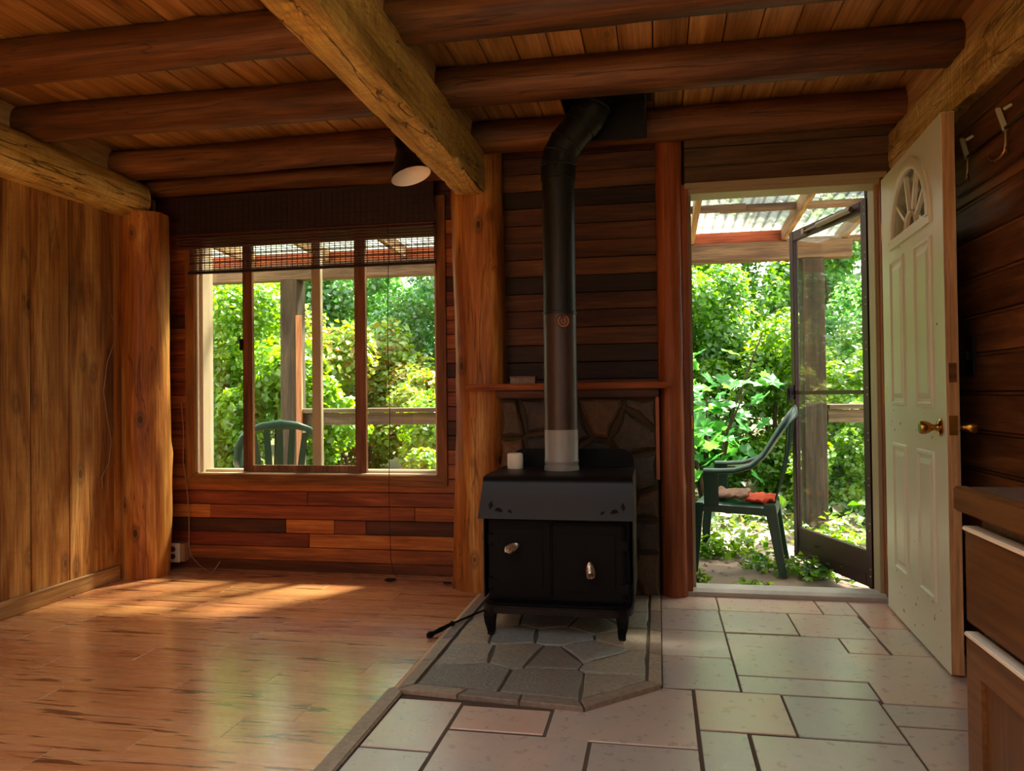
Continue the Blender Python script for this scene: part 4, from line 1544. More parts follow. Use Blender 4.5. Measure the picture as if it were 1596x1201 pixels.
vs, fs = [], []
corner_done = set()
outer = [rim(*p) for p in arc]
for (cu, cz) in ((DW, DH), (0.0, DH)):     # snap the nearest rim points onto the corners
    i = min(range(len(outer)), key=lambda q: (outer[q][0] - cu) ** 2 + (outer[q][1] - cz) ** 2)
    outer[i] = (cu, cz)
for (p, q) in zip(arc, outer):
    vs += [(p[0], 0, p[1]), (q[0], 0, q[1]), (p[0], DT, p[1]), (q[0], DT, q[1])]
for k in range(NA):
    a, c = 4 * k, 4 * k + 4
    fs += [(a, a + 1, c + 1, c), (a + 2, c + 2, c + 3, a + 3), (a, c, c + 2, a + 2), (a + 1, a + 3, c + 3, c + 1)]
b.add(vs, fs)
slab = b.build('slab', M['door_paint'], dr)
b = MB()
b.box(DW - 0.0005, DW + 0.003, 0.002, DT - 0.002, 0.002, DH - 0.002)
edge_ = b.build('latch_edge', M['door_edge'], dr)
edge_['label'] = 'bare wooden latch edge'
b = MB()
b.box(DW + 0.002, DW + 0.0045, 0.008, DT - 0.008, 0.86, 0.93)
b.build('latch_plate', M['brass'], edge_)
b = MB()
b.box(DW + 0.002, DW + 0.0045, 0.010, DT - 0.008, 1.05, 1.12)
b.build('bolt_patch', M['cabinet'], edge_)


def arc_mold(cu, cz, rx, rz, w, y0, y1, a0=0, a1=180, n=28):
    b = MB()
    vs, fs = [], []
    for k in range(n + 1):
        a = R(a0 + (a1 - a0) * k / n)
        c, s_ = math.cos(a), math.sin(a)
        for (d, y) in ((0, y0), (0, y1), (w * 0.5, y1 - (y1 - y0) * 0.0 + (-0.006 if y1 < y0 else 0.006)), (w, y1), (w, y0)):
            vs.append((cu + (rx + d) * c, y, cz + (rz + d) * s_))
    for k in range(n):
        for j in range(5):
            j2 = (j + 1) % 5
            fs.append((k * 5 + j, k * 5 + j2, k * 5 + 5 + j2, k * 5 + 5 + j))
    fs += [tuple(range(5)), tuple(range(n * 5, n * 5 + 5))]
    b.add(vs, fs)
    return b


for (y0, y1) in ((0.004, -0.010), (DT - 0.004, DT + 0.010)):
    lite = arc_mold(CU, CZ, RX - 0.022, RZ - 0.022, 0.045, y0, y1)
    lo, hi = min(y0, y1), max(y0, y1)
    lite.box(CU - RX - 0.023, CU + RX + 0.023, lo, hi, CZ - 0.03, CZ + 0.012)
    fanf = lite.build('fan_window_frame', M['door_paint'], dr, True, angle=30)
b = MB()
b.add([(CU, 0.020, CZ)] + [(p[0], 0.020, p[1]) for p in arc] + [(CU, 0.025, CZ)] + [(p[0], 0.025, p[1]) for p in arc],
      [(0, i + 1, i + 2) for i in range(NA)] + [(NA + 2, NA + 4 + i, NA + 3 + i) for i in range(NA)])
pane_ = b.build('fan_pane', M['storm_glass'], dr)
b = arc_mold(CU, CZ, 0.075, 0.075, 0.016, 0.018, 0.004, n=14)
for a in (36, 72, 108, 144):
    c, s_ = math.cos(R(a)), math.sin(R(a))
    b.bar((CU + 0.08 * c, 0.012, CZ + 0.08 * s_), (CU + (RX - 0.012) * c, 0.012, CZ + (RZ - 0.012) * s_), 0.016, 0.016, (0, 1, 0))
b.build('sunburst_bars', M['door_paint'], dr)
# four pressed panels
for (u0, u1, z0, z1) in ((0.155, 0.385, 0.955, 1.615), (0.545, 0.775, 0.955, 1.615), (0.155, 0.385, 0.215, 0.79), (0.545, 0.775, 0.215, 0.79)):
    b = MB()
    lay = [(0.0, 0.001), (0.006, -0.007), (0.016, -0.008), (0.024, 0.0006), (0.034, 0.0006), (0.056, -0.006)]
    vs, fs = [], []
    for (d, y) in lay:
        vs += [(u0 + d, y, z0 + d), (u1 - d, y, z0 + d), (u1 - d, y, z1 - d), (u0 + d, y, z1 - d)]
    for i in range(len(lay) - 1):
        for k in range(4):
            k2 = (k + 1) % 4
            fs.append((4 * i + k, 4 * i + k2, 4 * i + 4 + k2, 4 * i + 4 + k))
    m = 4 * len(lay) - 4
    fs += [(m, m + 1, m + 2, m + 3), (0, 1, 2, 3)]
    b.add(vs, fs)
    b.build('panel', M['door_paint'], dr)
# knobs
for (y, sg) in ((0.0, -1), (DT, 1)):
    b = MB()
    b.lathe([(0.033, 0.0), (0.033, 0.004), (0.026, 0.010), (0.014, 0.013), (0.011, 0.022), (0.013, 0.030), (0.020, 0.040), (0.0245, 0.052), (0.025, 0.064), (0.022, 0.072), (0.012, 0.074), (0.0, 0.072)], (DW - 0.065, y, 0.885), (0, sg, 0), 24)
    k_ = b.build('knob', M['brass'], dr, True)
rk = random.Random(8)
b = MB()
for _ in range(34):      # scuffs and dirt specks in the paint, low on the door
    u, zz = rk.uniform(0.1, 0.88), rk.choice((rk.uniform(0.03, 0.25), rk.uniform(0.03, 0.25), rk.uniform(0.75, 0.95), rk.uniform(0.3, 1.7)))
    r_ = rk.uniform(0.002, 0.0055)
    b.prism([(u + r_ * math.cos(a) * rk.uniform(0.6, 1.3), zz + r_ * math.sin(a) * rk.uniform(0.6, 2.0)) for a in (0, 1.2, 2.5, 3.8, 5.1)], lambda p: (p[0], 0.0, p[1]), lambda p: (p[0], -0.0006, p[1]))
sc_ = b.build('scuff_marks', M['socket'], dr)
sc_['kind'] = 'stuff'
for zz in (0.25, 1.0, 1.78):
    b = MB()
    b.tube([(-0.006, 0.006, zz - 0.045), (-0.006, 0.006, zz + 0.045)], 0.007, 8)
    b.box(-0.004, 0.002, 0.004, 0.036, zz - 0.045, zz + 0.045)
    b.build('hinge', M['brass'], dr)

# ---- storm door, swung outwards
sh = Vector((1.085, 4.24, 0.02))
sf = Vector((0.835, 5.03, 0.02))
SW, SHH = (sf - sh).length, 2.01
sd = empty('door_2', sh, math.atan2(sf.y - sh.y, sf.x - sh.x))
tag(sd, 'maroon-framed glass storm door swung out onto the porch', 'door', kind='structure')
for (nm, x0, x1, z0, z1) in (('stile', 0, 0.05, 0, SHH), ('stile', SW - 0.05, SW, 0, SHH), ('rail', 0.05, SW - 0.05, SHH - 0.06, SHH), ('rail', 0.05, SW - 0.05, 1.00, 1.022), ('rail', 0.05, SW - 0.05, 0.0, 0.065)):
    b = MB()
    b.box(x0, x1, -0.016, 0.016, z0, z1)
    b.build(nm, M['storm'], sd, bev=0.003)
b = MB()
b.box(0.05, SW - 0.05, -0.012, 0.012, 0.065, 0.17)
b.box(0.05, SW - 0.05, -0.014, 0.014, 0.165, 0.185)
b.build('kick_panel', M['storm'], sd)
for (z0, z1) in ((0.185, 1.0), (1.022, SHH - 0.06)):
    b = MB()
    b.box(0.05, SW - 0.05, -0.003, 0.003, z0, z1)
    b.build('pane', M['storm_glass'], sd)
b = MB()
b.tube([(0.10, 0.035, SHH - 0.03), (0.45, 0.035, SHH - 0.035)], 0.015, 12)
b.tube([(0.45, 0.035, SHH - 0.035), (0.62, 0.032, SHH - 0.037)], 0.006, 8)
b.box(0.60, 0.63, 0.014, 0.04, SHH - 0.05, SHH - 0.02)
b.build('closer', M['storm_light'], sd, True)
b = MB()
b.box(SW - 0.04, SW - 0.012, 0.016, 0.05, 0.97, 1.06)
b.box(SW - 0.035, SW - 0.02, 0.045, 0.06, 0.94, 1.04)
b.build('handle', M['dark_plastic'], sd, bev=0.003)
b = MB()
b.box(-0.02, 0.012, 0.016, 0.026, 0.0, SHH)
hr_ = b.build('hinge_rail', M['storm'], sd)
b = MB()
for zz in np.linspace(0.08, 1.95, 9):
    for e in (-0.018, 0.018):
        b.lathe([(0.004, 0), (0.003, 0.002), (0.0, 0.003)], (-0.006, 0.026, zz + e), (0, 1, 0), 8)
o = b.build('screws', M['nickel'], sd)
o['kind'] = 'stuff'

# ------------------------------------------------------------------ kitchen cabinet and worktop (right foreground)
CX, CY1, CY0 = 0.535, 1.495, 0.56
wt = empty('worktop', (0.85, 1.0, 0.82))
tag(wt, 'brown worktop with a wooden front edge on the kitchen cabinet', 'worktop')
b = MB()
b.box(CX + 0.005, XR - 0.004, CY0 - 0.6, CY1, 0.824, 0.860)
kid(b.build('slab', M['worktop'], None, bev=0.003), wt)
b = MB()
b.box(CX - 0.018, CX + 0.005, CY0 - 0.6, CY1 + 0.004, 0.818, 0.861)
kid(b.build('front_edge', M['cabinet'], None, bev=0.003), wt)
for (yb, yt, far) in ((CY0, CY1 - 0.012, True), (CY0 - 0.6, CY0 - 0.004, False)):
    cab = empty('base_cabinet', (CX + 0.3, (yb + yt) / 2, 0.0))
    tag(cab, 'brown wooden kitchen base cabinet at the end of the worktop' if far else 'brown wooden base cabinet below the near part of the worktop', 'cabinet', 'kitchen base cabinets')
    b = MB()
    b.box(CX + 0.022, XR - 0.006, yb, yt, 0.10, 0.822)
    b.box(CX + 0.08, XR - 0.02, yb + 0.02, yt - 0.02, 0.0, 0.10)
    kid(b.build('body', M['cabinet_v'], None, bev=0.002), cab)
    b = MB()
    b.box(CX - 0.004, CX + 0.02, yb + 0.006, yt + 0.006, 0.622, 0.786)
    d = kid(b.build('drawer', M['cabinet'], None, bev=0.004), cab)
    b = MB()
    b.box(CX - 0.008, CX + 0.018, yb + 0.006, yt + 0.006, 0.784, 0.792)
    o = b.build('edge_pull', M['edge_highlight'], None, bev=0.002)
    o.parent = d
    ym = (yb + yt) / 2
    for (ya, yc) in ((yb + 0.006, ym - 0.003), (ym + 0.003, yt + 0.006)):
        b = MB()
        b.box(CX + 0.004, CX + 0.018, ya, yc, 0.115, 0.60)
        d = kid(b.build('door', M['cabinet_v'], None), cab)
        b = MB()
        w = 0.06
        b.box(CX - 0.004, CX + 0.008, ya, ya + w, 0.115, 0.60)
        b.box(CX - 0.004, CX + 0.008, yc - w, yc, 0.115, 0.60)
        b.box(CX - 0.004, CX + 0.008, ya + w, yc - w, 0.115, 0.115 + w)
        b.box(CX - 0.004, CX + 0.008, ya + w, yc - w, 0.60 - w, 0.60)
        o = b.build('door_frame', M['cabinet'], None)
        o.parent = d
        b = MB()
        b.box(CX - 0.008, CX + 0.016, ya, yc, 0.598, 0.606)
        o = b.build('edge_pull', M['edge_highlight'], None, bev=0.002)
        o.parent = d

# ------------------------------------------------------------------ coat rack and switch on the right wall
cr = empty('coat_rack', (XR, 3.0, 1.9))
tag(cr, 'coat rack with pale pegs and curled metal hooks on the grooved wall', 'coat rack')
b = MB()
b.box(XR - 0.018, XR, 2.45, 3.34, 1.80, 2.02)
kid(b.build('backboard', M['right_board'], None, bev=0.004), cr)
b = MB()
b.tube([(XR - 0.04, 3.15, 1.912), (XR - 0.04, 2.55, 1.912)], 0.006, 8)
kid(b.build('bar', M['dark_plastic'], None, True), cr)
for y in (3.15, 2.83, 2.55):
    b = MB()
    b.bar((XR - 0.02, y + 0.0, 1.99), (XR - 0.045, y, 1.975), 0.01, 0.01)
    b.bar((XR - 0.03, y + 0.08, 2.005), (XR - 0.04, y, 1.905), 0.016, 0.012)
    kid(b.build('peg', M['hook_white'], None, bev=0.002), cr)
    b = MB()
    b.tube([(XR - 0.04, y, 1.91), (XR - 0.042, y - 0.002, 1.86), (XR - 0.044, y, 1.835), (XR - 0.052, y + 0.012, 1.818), (XR - 0.06, y + 0.035, 1.812), (XR - 0.066, y + 0.055, 1.822), (XR - 0.068, y + 0.062, 1.838)], [0.006, 0.006, 0.006, 0.005, 0.005, 0.005, 0.004], 8)
    b.tube([(XR - 0.042, y, 1.85), (XR - 0.044, y - 0.018, 1.83), (XR - 0.046, y - 0.024, 1.815)], 0.004, 6)
    kid(b.build('hook', M['hook_metal'], None, True), cr)
sw = empty('light_switch', (XR, 3.255, 1.165))
tag(sw, 'dark switch plate on the wall behind the open door', 'switch')
b = MB()
b.box(XR - 0.012, XR, 3.21, 3.30, 1.09, 1.24)
pt = kid(b.build('cover_plate', M['dark_plastic'], None, bev=0.004), sw)
b = MB()
b.box(XR - 0.024, XR - 0.011, 3.247, 3.263, 1.15, 1.185)
kid(b.build('toggle', M['dark_plastic'], None, bev=0.002), sw)

# ------------------------------------------------------------------ outdoors: porch
PZ = -0.035
PD = 6.25
b = MB()
b.box(-6.0, 3.2, Y_OUT - 0.25, PD + 0.35, PZ - 0.2, PZ)
o = b.build('floor_porch', M['concrete'])
tag(o, 'bare concrete porch floor outside the door', 'porch floor', kind='structure')
n = 40
vs, fs = [], []
for j in range(n + 1):
    for i in range(n + 1):
        x, y = -14 + 24 * i / n, PD - 3.0 + 20 * j / n
        vs.append((x, y, PZ - 0.09 + (0.12 * noise.noise((x * 0.5, y * 0.5, 0)) + 0.03 * max(0, y - PD - 1) if y > PD + 0.5 else 0)))
for j in range(n):
    for i in range(n):
        a = j * (n + 1) + i
        fs.append((a, a + 1, a + n + 2, a + n + 1))
b = MB()
b.add(vs, fs)
o = b.build('ground', M['soil'], None, True)
tag(o, 'dark green garden ground beyond the porch', 'ground', kind='structure')
b = MB()
b.box(-14, 10, -14, 3.2, -0.35, -0.15)  # unseen ground, kept pale so daylight bounces up into the room
o = b.build('ground', M['gravel'])
tag(o, 'unseen gravel yard behind the camera, made pale to bounce daylight indoors', 'ground', kind='structure')

hd = box('porch_header', -5.2, 1.47, PD - 0.06, PD + 0.06, 2.065, 2.205, M['porch'], None, 0.006, own=True)
tag(hd, 'brown timber header across the outer edge of the porch roof', 'header beam', kind='structure')
o = box('porch_fascia', -5.2, 0.98, PD - 0.02, PD + 0.02, 2.208, 2.30, M['porch_red'], None, 0.003, own=True)
tag(o, 'reddish board lying on the porch header', 'board', kind='structure')
for (x, w, lab) in ((1.18, 0.165, 'weathered porch post seen through the storm door'), (-3.14, 0.16, 'weathered porch post seen through the window'), (-5.1, 0.16, 'weathered porch post beyond the left edge of the window')):
    o = box('porch_post', x - w / 2, x + w / 2, PD - 0.08, PD + 0.08, PZ, 2.065, M['porch_v'], None, 0.006, own=True)
    tag(o, lab, 'post', 'porch posts', 'structure')
o = box('porch_plank', -3.065, -3.015, PD - 0.10, PD - 0.075, PZ, 1.75, M['porch_salmon'], None, 0.003, own=True)
tag(o, 'salmon-coloured upright board fixed beside the porch post', 'board')
o = box('porch_brace', 1.02, 1.07, PD - 0.07, PD - 0.03, PZ, 1.0, M['porch_salmon'], None, 0.003, own=True)
tag(o, 'light upright board beside the right porch post', 'board')


def roofz(y):
    return 2.425 - 0.062 * (y - 4.4)


pr = empty('porch_roof', (-1.8, 5.4, 2.36))
tag(pr, 'porch roof of translucent corrugated panels on light timber rafters', 'roof', kind='structure')
for (x0, x1) in ((-5.3, -4.0), (-4.02, -2.7), (-2.72, -1.4), (-1.42, -0.1), (-0.12, 0.72), (0.70, 1.75)):
    b = MB()
    nx = int((x1 - x0) / 0.0095)
    ny = 6
    vs, fs = [], []
    for j in range(ny + 1):
        y = 4.44 + (PD + 0.40 - 4.44) * j / ny
        for i in range(nx + 1):
            x = x0 + (x1 - x0) * i / nx
            vs.append((x, y, roofz(y) + 0.012 + 0.009 * math.sin(x * 2 * math.pi / 0.076)))
    for j in range(ny):
        for i in range(nx):
            a = j * (nx + 1) + i
            fs.append((a, a + 1, a + nx + 2, a + nx + 1))
    b.add(vs, fs)
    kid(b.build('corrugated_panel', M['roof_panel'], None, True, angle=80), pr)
for x in (-4.9, -4.2, -3.5, -2.8, -2.1, -1.4, -0.7, 0.28, 0.98, 1.42):
    b = MB()
    y0, y1 = 4.45, PD + 0.22
    b.prism([(y0, roofz(y0) - 0.10), (y1, roofz(y1) - 0.10), (y1, roofz(y1)), (y0, roofz(y0))], lambda p: (x - 0.02, p[0], p[1]), lambda p: (x + 0.02, p[0], p[1]))
    kid(b.build('rafter', M['porch_y'], None, bev=0.002), pr)
for (y, x0, x1) in ((5.55, -5.2, 0.62), (5.58, 0.45, 1.7), (4.9, -5.2, 1.7), (PD + 0.3, -5.2, 1.7)):
    z = roofz(y)
    kid(box('purlin', x0, x1, y - 0.03, y + 0.03, z - 0.045, z - 0.001, M['porch'], None, 0.002, own=True), pr)

for (x0, x1, lab) in ((-3.06, -0.55, 'grey timber porch railing beyond the window'), (1.28, 2.9, 'grey timber porch railing beyond the storm door')):
    ra = empty('porch_railing', ((x0 + x1) / 2, PD, PZ))
    tag(ra, lab, 'railing', kind='structure')
    kid(box('cap_board', x0, x1, PD - 0.085, PD + 0.065, 0.905, 0.942, M['rail'], None, 0.004, own=True), ra)
    kid(box('rail_board', x0, x1, PD - 0.03, PD + 0.01, 0.80, 0.90, M['rail'], None, 0.003, own=True), ra)
    kid(box('end_post', (x1 - 0.09) if x0 < 0 else x1 - 0.09, x1, PD - 0.045, PD + 0.045, PZ, 0.905, M['porch_v'], None, 0.004, own=True), ra)


# ---- moulded plastic garden chairs; local front is -x
def garden_chair(label, loc, rz):
    c = empty('garden_chair', loc, rz)
    tag(c, label, 'chair', 'green plastic garden chairs')
    g = M['green_plastic']
    b = MB()        # dished seat with a rolled edge
    nu, nv = 10, 10
    vs, fs = [], []
    for top in (1, 0):
        for j in range(nv + 1):
            for i in range(nu + 1):
                u, v = i / nu, j / nv
                x = -0.235 + 0.46 * u
                w = 0.245 - 0.035 * u
                y = w * (2 * v - 1)
                e = max(abs(2 * u - 1), abs(2 * v - 1))
                z = 0.435 - 0.022 * u - 0.018 * (1 - (2 * v - 1) ** 2) * math.sin(math.pi * min(1, u * 1.1)) - 0.02 * max(0, e - 0.85) / 0.15
                vs.append((x, y, z if top else z - 0.008 - 0.035 * (e > 0.99)))
    m = (nu + 1) * (nv + 1)
    for j in range(nv):
        for i in range(nu):
            a = j * (nu + 1) + i
            fs.append((a, a + 1, a + nu + 2, a + nu + 1))
            fs.append((m + a, m + a + nu + 1, m + a + nu + 2, m + a + 1))
    per = [i for i in range(nu + 1)] + [j * (nu + 1) + nu for j in range(1, nv + 1)] + [nv * (nu + 1) + i for i in range(nu - 1, -1, -1)] + [j * (nu + 1) for j in range(nv - 1, 0, -1)]
    for a, d in zip(per, per[1:] + per[:1]): fs.append((a, m + a, m + d, d))
    b.add(vs, fs)
    b.build('seat', g, c, True, angle=50)
    for (x, y, dx, dy, w) in ((-0.215, -0.222, -0.03, -0.015, 1), (-0.215, 0.222, -0.03, 0.015, 1), (0.185, -0.185, 0.075, -0.03, 0), (0.185, 0.185, 0.075, 0.03, 0)):
        b = MB()
        vs, fs = [], []
        pr_ = [(0.0, 0.42, 0.034), (0.3, 0.30, 0.029), (0.7, 0.12, 0.024), (1.0, 0.0, 0.021)]
        for (t, z, h) in pr_:
            for (i, j) in ((-1, -1), (1, -1), (1, 1), (-1, 1)):
                vs.append((x + dx * t + i * h, y + dy * t + j * h * 0.75, z))
        for i in range(len(pr_) - 1):
            for k in range(4):
                k2 = (k + 1) % 4
                fs.append((i * 4 + k, i * 4 + k2, i * 4 + 4 + k2, i * 4 + 4 + k))
        fs += [(0, 1, 2, 3), (12, 13, 14, 15)]
        b.add(vs, fs)
        b.build('leg', g, c, bev=0.006)
    # hoop: arm - back - arm in one sweep
    half = [(-0.175, 0.262, 0.612), (-0.09, 0.268, 0.612), (0.0, 0.272, 0.618), (0.09, 0.272, 0.645), (0.155, 0.268, 0.70), (0.205, 0.258, 0.78), (0.255, 0.232, 0.86), (0.295, 0.185, 0.915), (0.32, 0.11, 0.945), (0.328, 0.0, 0.955)]
    pts = half + [(x, -y, z) for (x, y, z) in reversed(half[:-1])]
    b = MB()
    vs, fs = [], []
    npt = len(pts)
    for i, p in enumerate(pts):
        p = Vector(p)
        t = (Vector(pts[min(i + 1, npt - 1)]) - Vector(pts[max(i - 1, 0)])).normalized()
        out = Vector((0.25, p.y * 2.2, 0))
        sd_ = (out - t * out.dot(t)).normalized()
        nn = t.cross(sd_).normalized()
        f = min(1.0, abs(p.y) / 0.26)
        w, h = 0.030, 0.013 + 0.012 * (1 - f)
        for k in range(10):
            a = 2 * math.pi * k / 10
            vs.append(p + sd_ * (math.cos(a) * (0.034 * f + 0.016 * (1 - f))) + nn * (math.sin(a) * (0.016 * f + 0.042 * (1 - f))))
    for i in range(npt - 1):
        for k in range(10):
            k2 = (k + 1) % 10
            fs.append((i * 10 + k, i * 10 + k2, i * 10 + 10 + k2, i * 10 + 10 + k))
    fs += [tuple(range(10)), tuple(range(npt * 10 - 10, npt * 10))]
    b.add(vs, fs)
    b.build('back_hoop', g, c, True, angle=60)
    for s_ in (-1, 1):
        b = MB()
        b.box(-0.180, -0.095, s_ * 0.248 - 0.010, s_ * 0.248 + 0.010, 0.40, 0.61)
        b.build('arm_support', g, c, bev=0.006)
    for k in range(-2, 3):
        b = MB()
        y0, y1 = k * 0.058, k * 0.083
        ztop = 0.945 - 0.02 * abs(k) ** 1.6
        xt = 0.324 - 0.012 * abs(k) ** 1.5
        vs, fs = [], []
        for t in (0, 0.33, 0.66, 1.0):
            x = 0.205 + (xt - 0.205) * t + 0.02 * math.sin(math.pi * t)
            y = y0 + (y1 - y0) * t
            z = 0.40 + (ztop - 0.40) * t
            w = 0.024 - 0.005 * abs(2 * t - 1)
            for (i, j) in ((-1, -1), (1, -1), (1, 1), (-1, 1)): vs.append((x + i * 0.005, y + j * w, z))
        for i in range(3):
            for q in range(4):
                q2 = (q + 1) % 4
                fs.append((i * 4 + q, i * 4 + q2, i * 4 + 4 + q2, i * 4 + 4 + q))
        fs += [(0, 1, 2, 3), (12, 13, 14, 15)]
        b.add(vs, fs)
        b.build('slat', g, c)
    return c


garden_chair('dark green plastic garden chair outside the open door', (0.485, 4.90, PZ), R(-11))
garden_chair('dark green plastic garden chair seen from behind through the window', (-2.84, 5.42, PZ), R(-62)).scale = (0.95, 1.08, 0.92)
# cloth on the near chair
cu = empty('seat_cloth', (0.51, 4.9, PZ + 0.42), R(-11))
tag(cu, 'crumpled red and brown cushion cloth on the chair by the door', 'cloth')
for (nm, x0, x1, mt) in (('red_half', 0.02, 0.19, 'cloth_red'), ('brown_half', -0.17, 0.03, 'cloth_brown')):
    bm = bmesh.new()
    bmesh.ops.create_grid(bm, x_segments=12, y_segments=14, size=0.5)
    for v in bm.verts:
        x, y = x0 + (v.co.x + 0.5) * (x1 - x0), v.co.y * 0.36
        v.co = Vector((x, y, 0.012 + 0.03 * abs(noise.noise((x * 14, y * 11, 2))) + 0.02 * noise.noise((x * 30, y * 30, 0)) + (0.02 if nm == 'brown_half' else 0)))
    me = bpy.data.meshes.new(nm)
    bm.to_mesh(me)
    bm.free()
    me.polygons.foreach_set('use_smooth', [True] * len(me.polygons))
    o = link(nm, me, M[mt], cu)
    md = o.modifiers.new('thick', 'SOLIDIFY')
    md.thickness = 0.012

# ------------------------------------------------------------------ outdoors: plants


def leaf_cloud(pts, nrm, size, rng, aspect=0.42, fold=0.18):
    """a folded pointed leaf (two triangles) at each point"""
    n = len(pts)
    nz = nrm / np.linalg.norm(nrm, axis=1, keepdims=True)
    rv = rng.normal(size=(n, 3))
    t = np.cross(nz, rv)
    t /= np.linalg.norm(t, axis=1, keepdims=True) + 1e-9
    s = np.cross(nz, t)
    L = (size * rng.uniform(0.6, 1.3, n))[:, None]
    a = pts - t * L * 0.5
    tip = pts + t * L * 0.5 - nz * L * 0.12
    l_ = pts - s * L * aspect - t * L * 0.05 + nz * L * fold
    r_ = pts + s * L * aspect - t * L * 0.05 + nz * L * fold
    V = np.stack([a, l_, tip, r_], 1).reshape(-1, 3)
    base = np.arange(n)[:, None] * 4
    F = np.concatenate([base + np.array([[0, 1, 2]]), base + np.array([[0, 2, 3]])], 1).reshape(-1, 3)
    return V, F


def mesh_np(name, V, F, mat):
    me = bpy.data.meshes.new(name)
    me.vertices.add(len(V))
    me.vertices.foreach_set('co', V.astype(np.float32).ravel())
    me.loops.add(F.size)
    me.loops.foreach_set('vertex_index', F.astype(np.int32).ravel())
    me.polygons.add(len(F))
    me.polygons.foreach_set('loop_start', (np.arange(len(F)) * 3).astype(np.int32))
    me.update(calc_edges=True)
    me.materials.append(mat)
    return me


def shrub(name, label, cat, base, rad, n, size, mat, seed, clumps=26, group=None, stems=5, lift=0.0, shift=(0, 0)):
    """foliage gathered in clumps over an ellipsoid, with stems from the ground"""
    rng = np.random.default_rng(seed)
    root = empty(name, base)
    tag(root, label, cat, group)
    cz = lift + rad[2]
    d = rng.normal(size=(clumps, 3))
    d /= np.linalg.norm(d, axis=1, keepdims=True)
    c = d * rng.uniform(0.45, 0.95, (clumps, 1)) * np.array(rad) + np.array([shift[0], shift[1], cz])
    idx = rng.integers(0, clumps, n)
    cr_ = np.array([min(rad) * 0.42] * 3) * rng.uniform(0.7, 1.2, (clumps, 1))
    u = rng.normal(size=(n, 3))
    u /= np.linalg.norm(u, axis=1, keepdims=True)
    p = c[idx] + u * cr_[idx] * rng.uniform(0.55, 1.0, (n, 1))
    p[:, 2] = np.maximum(p[:, 2], 0.03)
    nrm = u * 0.7 + np.array([0, -0.25, 0.8]) + rng.normal(size=(n, 3)) * 0.45
    V, F = leaf_cloud(p, nrm, size, rng)
    o = link('foliage', mesh_np('foliage', V, F, mat), None, root)
    o['kind'] = 'stuff'
    b = MB()
    for k in range(stems):
        e = c[rng.integers(0, clumps)]
        s0 = Vector((rng.uniform(-0.1, 0.1), rng.uniform(-0.1, 0.1), 0.0))
        mid = Vector((e[0] * 0.3, e[1] * 0.3, e[2] * 0.55))
        b.tube([s0, mid, Vector(e)], [0.022 + 0.012 * rad[2], 0.016 + 0.006 * rad[2], 0.006], 6)
    b.build('stems', M['bark'], root, True)
    return root


GP = 'garden shrubs and trees beyond the porch'
SHRUBS = [
    # name, label, category, base, radii, leaves, leaf size, tone
    ('leafy_shrub', 'bright lime shrub close behind the railing at the left window pane', 'shrub', (-4.65, 7.4, -0.1), (1.0, 0.8, 1.32), 11900, 0.056, 'lime'),
    ('leafy_shrub', 'lush lime shrub with long leaves behind the garden chair in the window', 'shrub', (-3.75, 7.1, -0.1), (0.80, 0.6, 0.88), 8500, 0.075, 'lime'),
    ('rhododendron', 'yellow-green shrub with rusty tips in the middle window panes', 'shrub', (-3.55, 8.7, -0.1), (0.95, 0.8, 1.25), 11900, 0.075, 'rust'),
    ('leafy_shrub', 'low lime shrub below the railing at the right window pane', 'shrub', (-2.05, 7.3, -0.1), (0.95, 0.6, 0.52), 10200, 0.053, 'lime'),
    ('rhododendron', 'small rusty-leaved shrub above the railing in the right window pane', 'shrub', (-2.55, 8.4, -0.1), (0.60, 0.5, 0.78), 6800, 0.068, 'rust'),
    ('leafy_tree', 'dense deep green tree filling the right window pane', 'tree', (-2.6, 10.6, -0.1), (1.5, 1.1, 2.5), 27200, 0.071, 'deep'),
    ('leafy_tree', 'mid green tree at the top of the left window pane', 'tree', (-6.6, 9.6, -0.1), (1.6, 1.2, 2.3), 18700, 0.090, 'green'),
    ('leafy_tree', 'shaded green tree behind the porch post in the window', 'tree', (-4.9, 11.2, -0.1), (1.5, 1.2, 2.5), 18700, 0.090, 'deep'),
    ('leafy_shrub', 'tall green shrub left in the doorway view', 'shrub', (0.15, 8.4, -0.1), (0.95, 0.8, 1.35), 15300, 0.064, 'green'),
    ('leafy_shrub', 'bright lime shrub in the middle of the doorway', 'shrub', (1.15, 8.3, -0.1), (0.75, 0.65, 0.95), 13600, 0.056, 'lime'),
    ('leafy_tree', 'dense green tree high in the doorway behind the shrubs', 'tree', (0.75, 10.2, -0.1), (1.5, 1.0, 2.3), 25500, 0.075, 'green'),
    ('leafy_shrub', 'bright yellow-green bush seen through the storm door glass', 'shrub', (2.05, 7.6, -0.1), (0.85, 0.7, 0.85), 13600, 0.060, 'lime'),
    ('leafy_tree', 'deep green tree high behind the storm door glass', 'tree', (2.9, 9.6, -0.1), (1.3, 1.1, 2.3), 23800, 0.071, 'deep'),
    ('leafy_tree', 'mid green tree far right beyond the porch', 'tree', (4.9, 9.0, -0.1), (1.5, 1.2, 2.2), 13600, 0.090, 'green'),
    ('leafy_shrub', 'small lime shrub at the foot of the right porch post', 'shrub', (1.5, 6.95, -0.1), (0.40, 0.3, 0.42), 3500, 0.05, 'lime'),
    ('leafy_shrub', 'green shrub between the window view and the doorway view', 'shrub', (-0.95, 8.0, -0.1), (0.9, 0.8, 1.2), 8500, 0.075, 'green'),
    ('leafy_tree', 'tall tree between the window view and the doorway view', 'tree', (-1.0, 11.2, -0.1), (1.4, 1.1, 2.5), 13600, 0.098, 'far'),
]
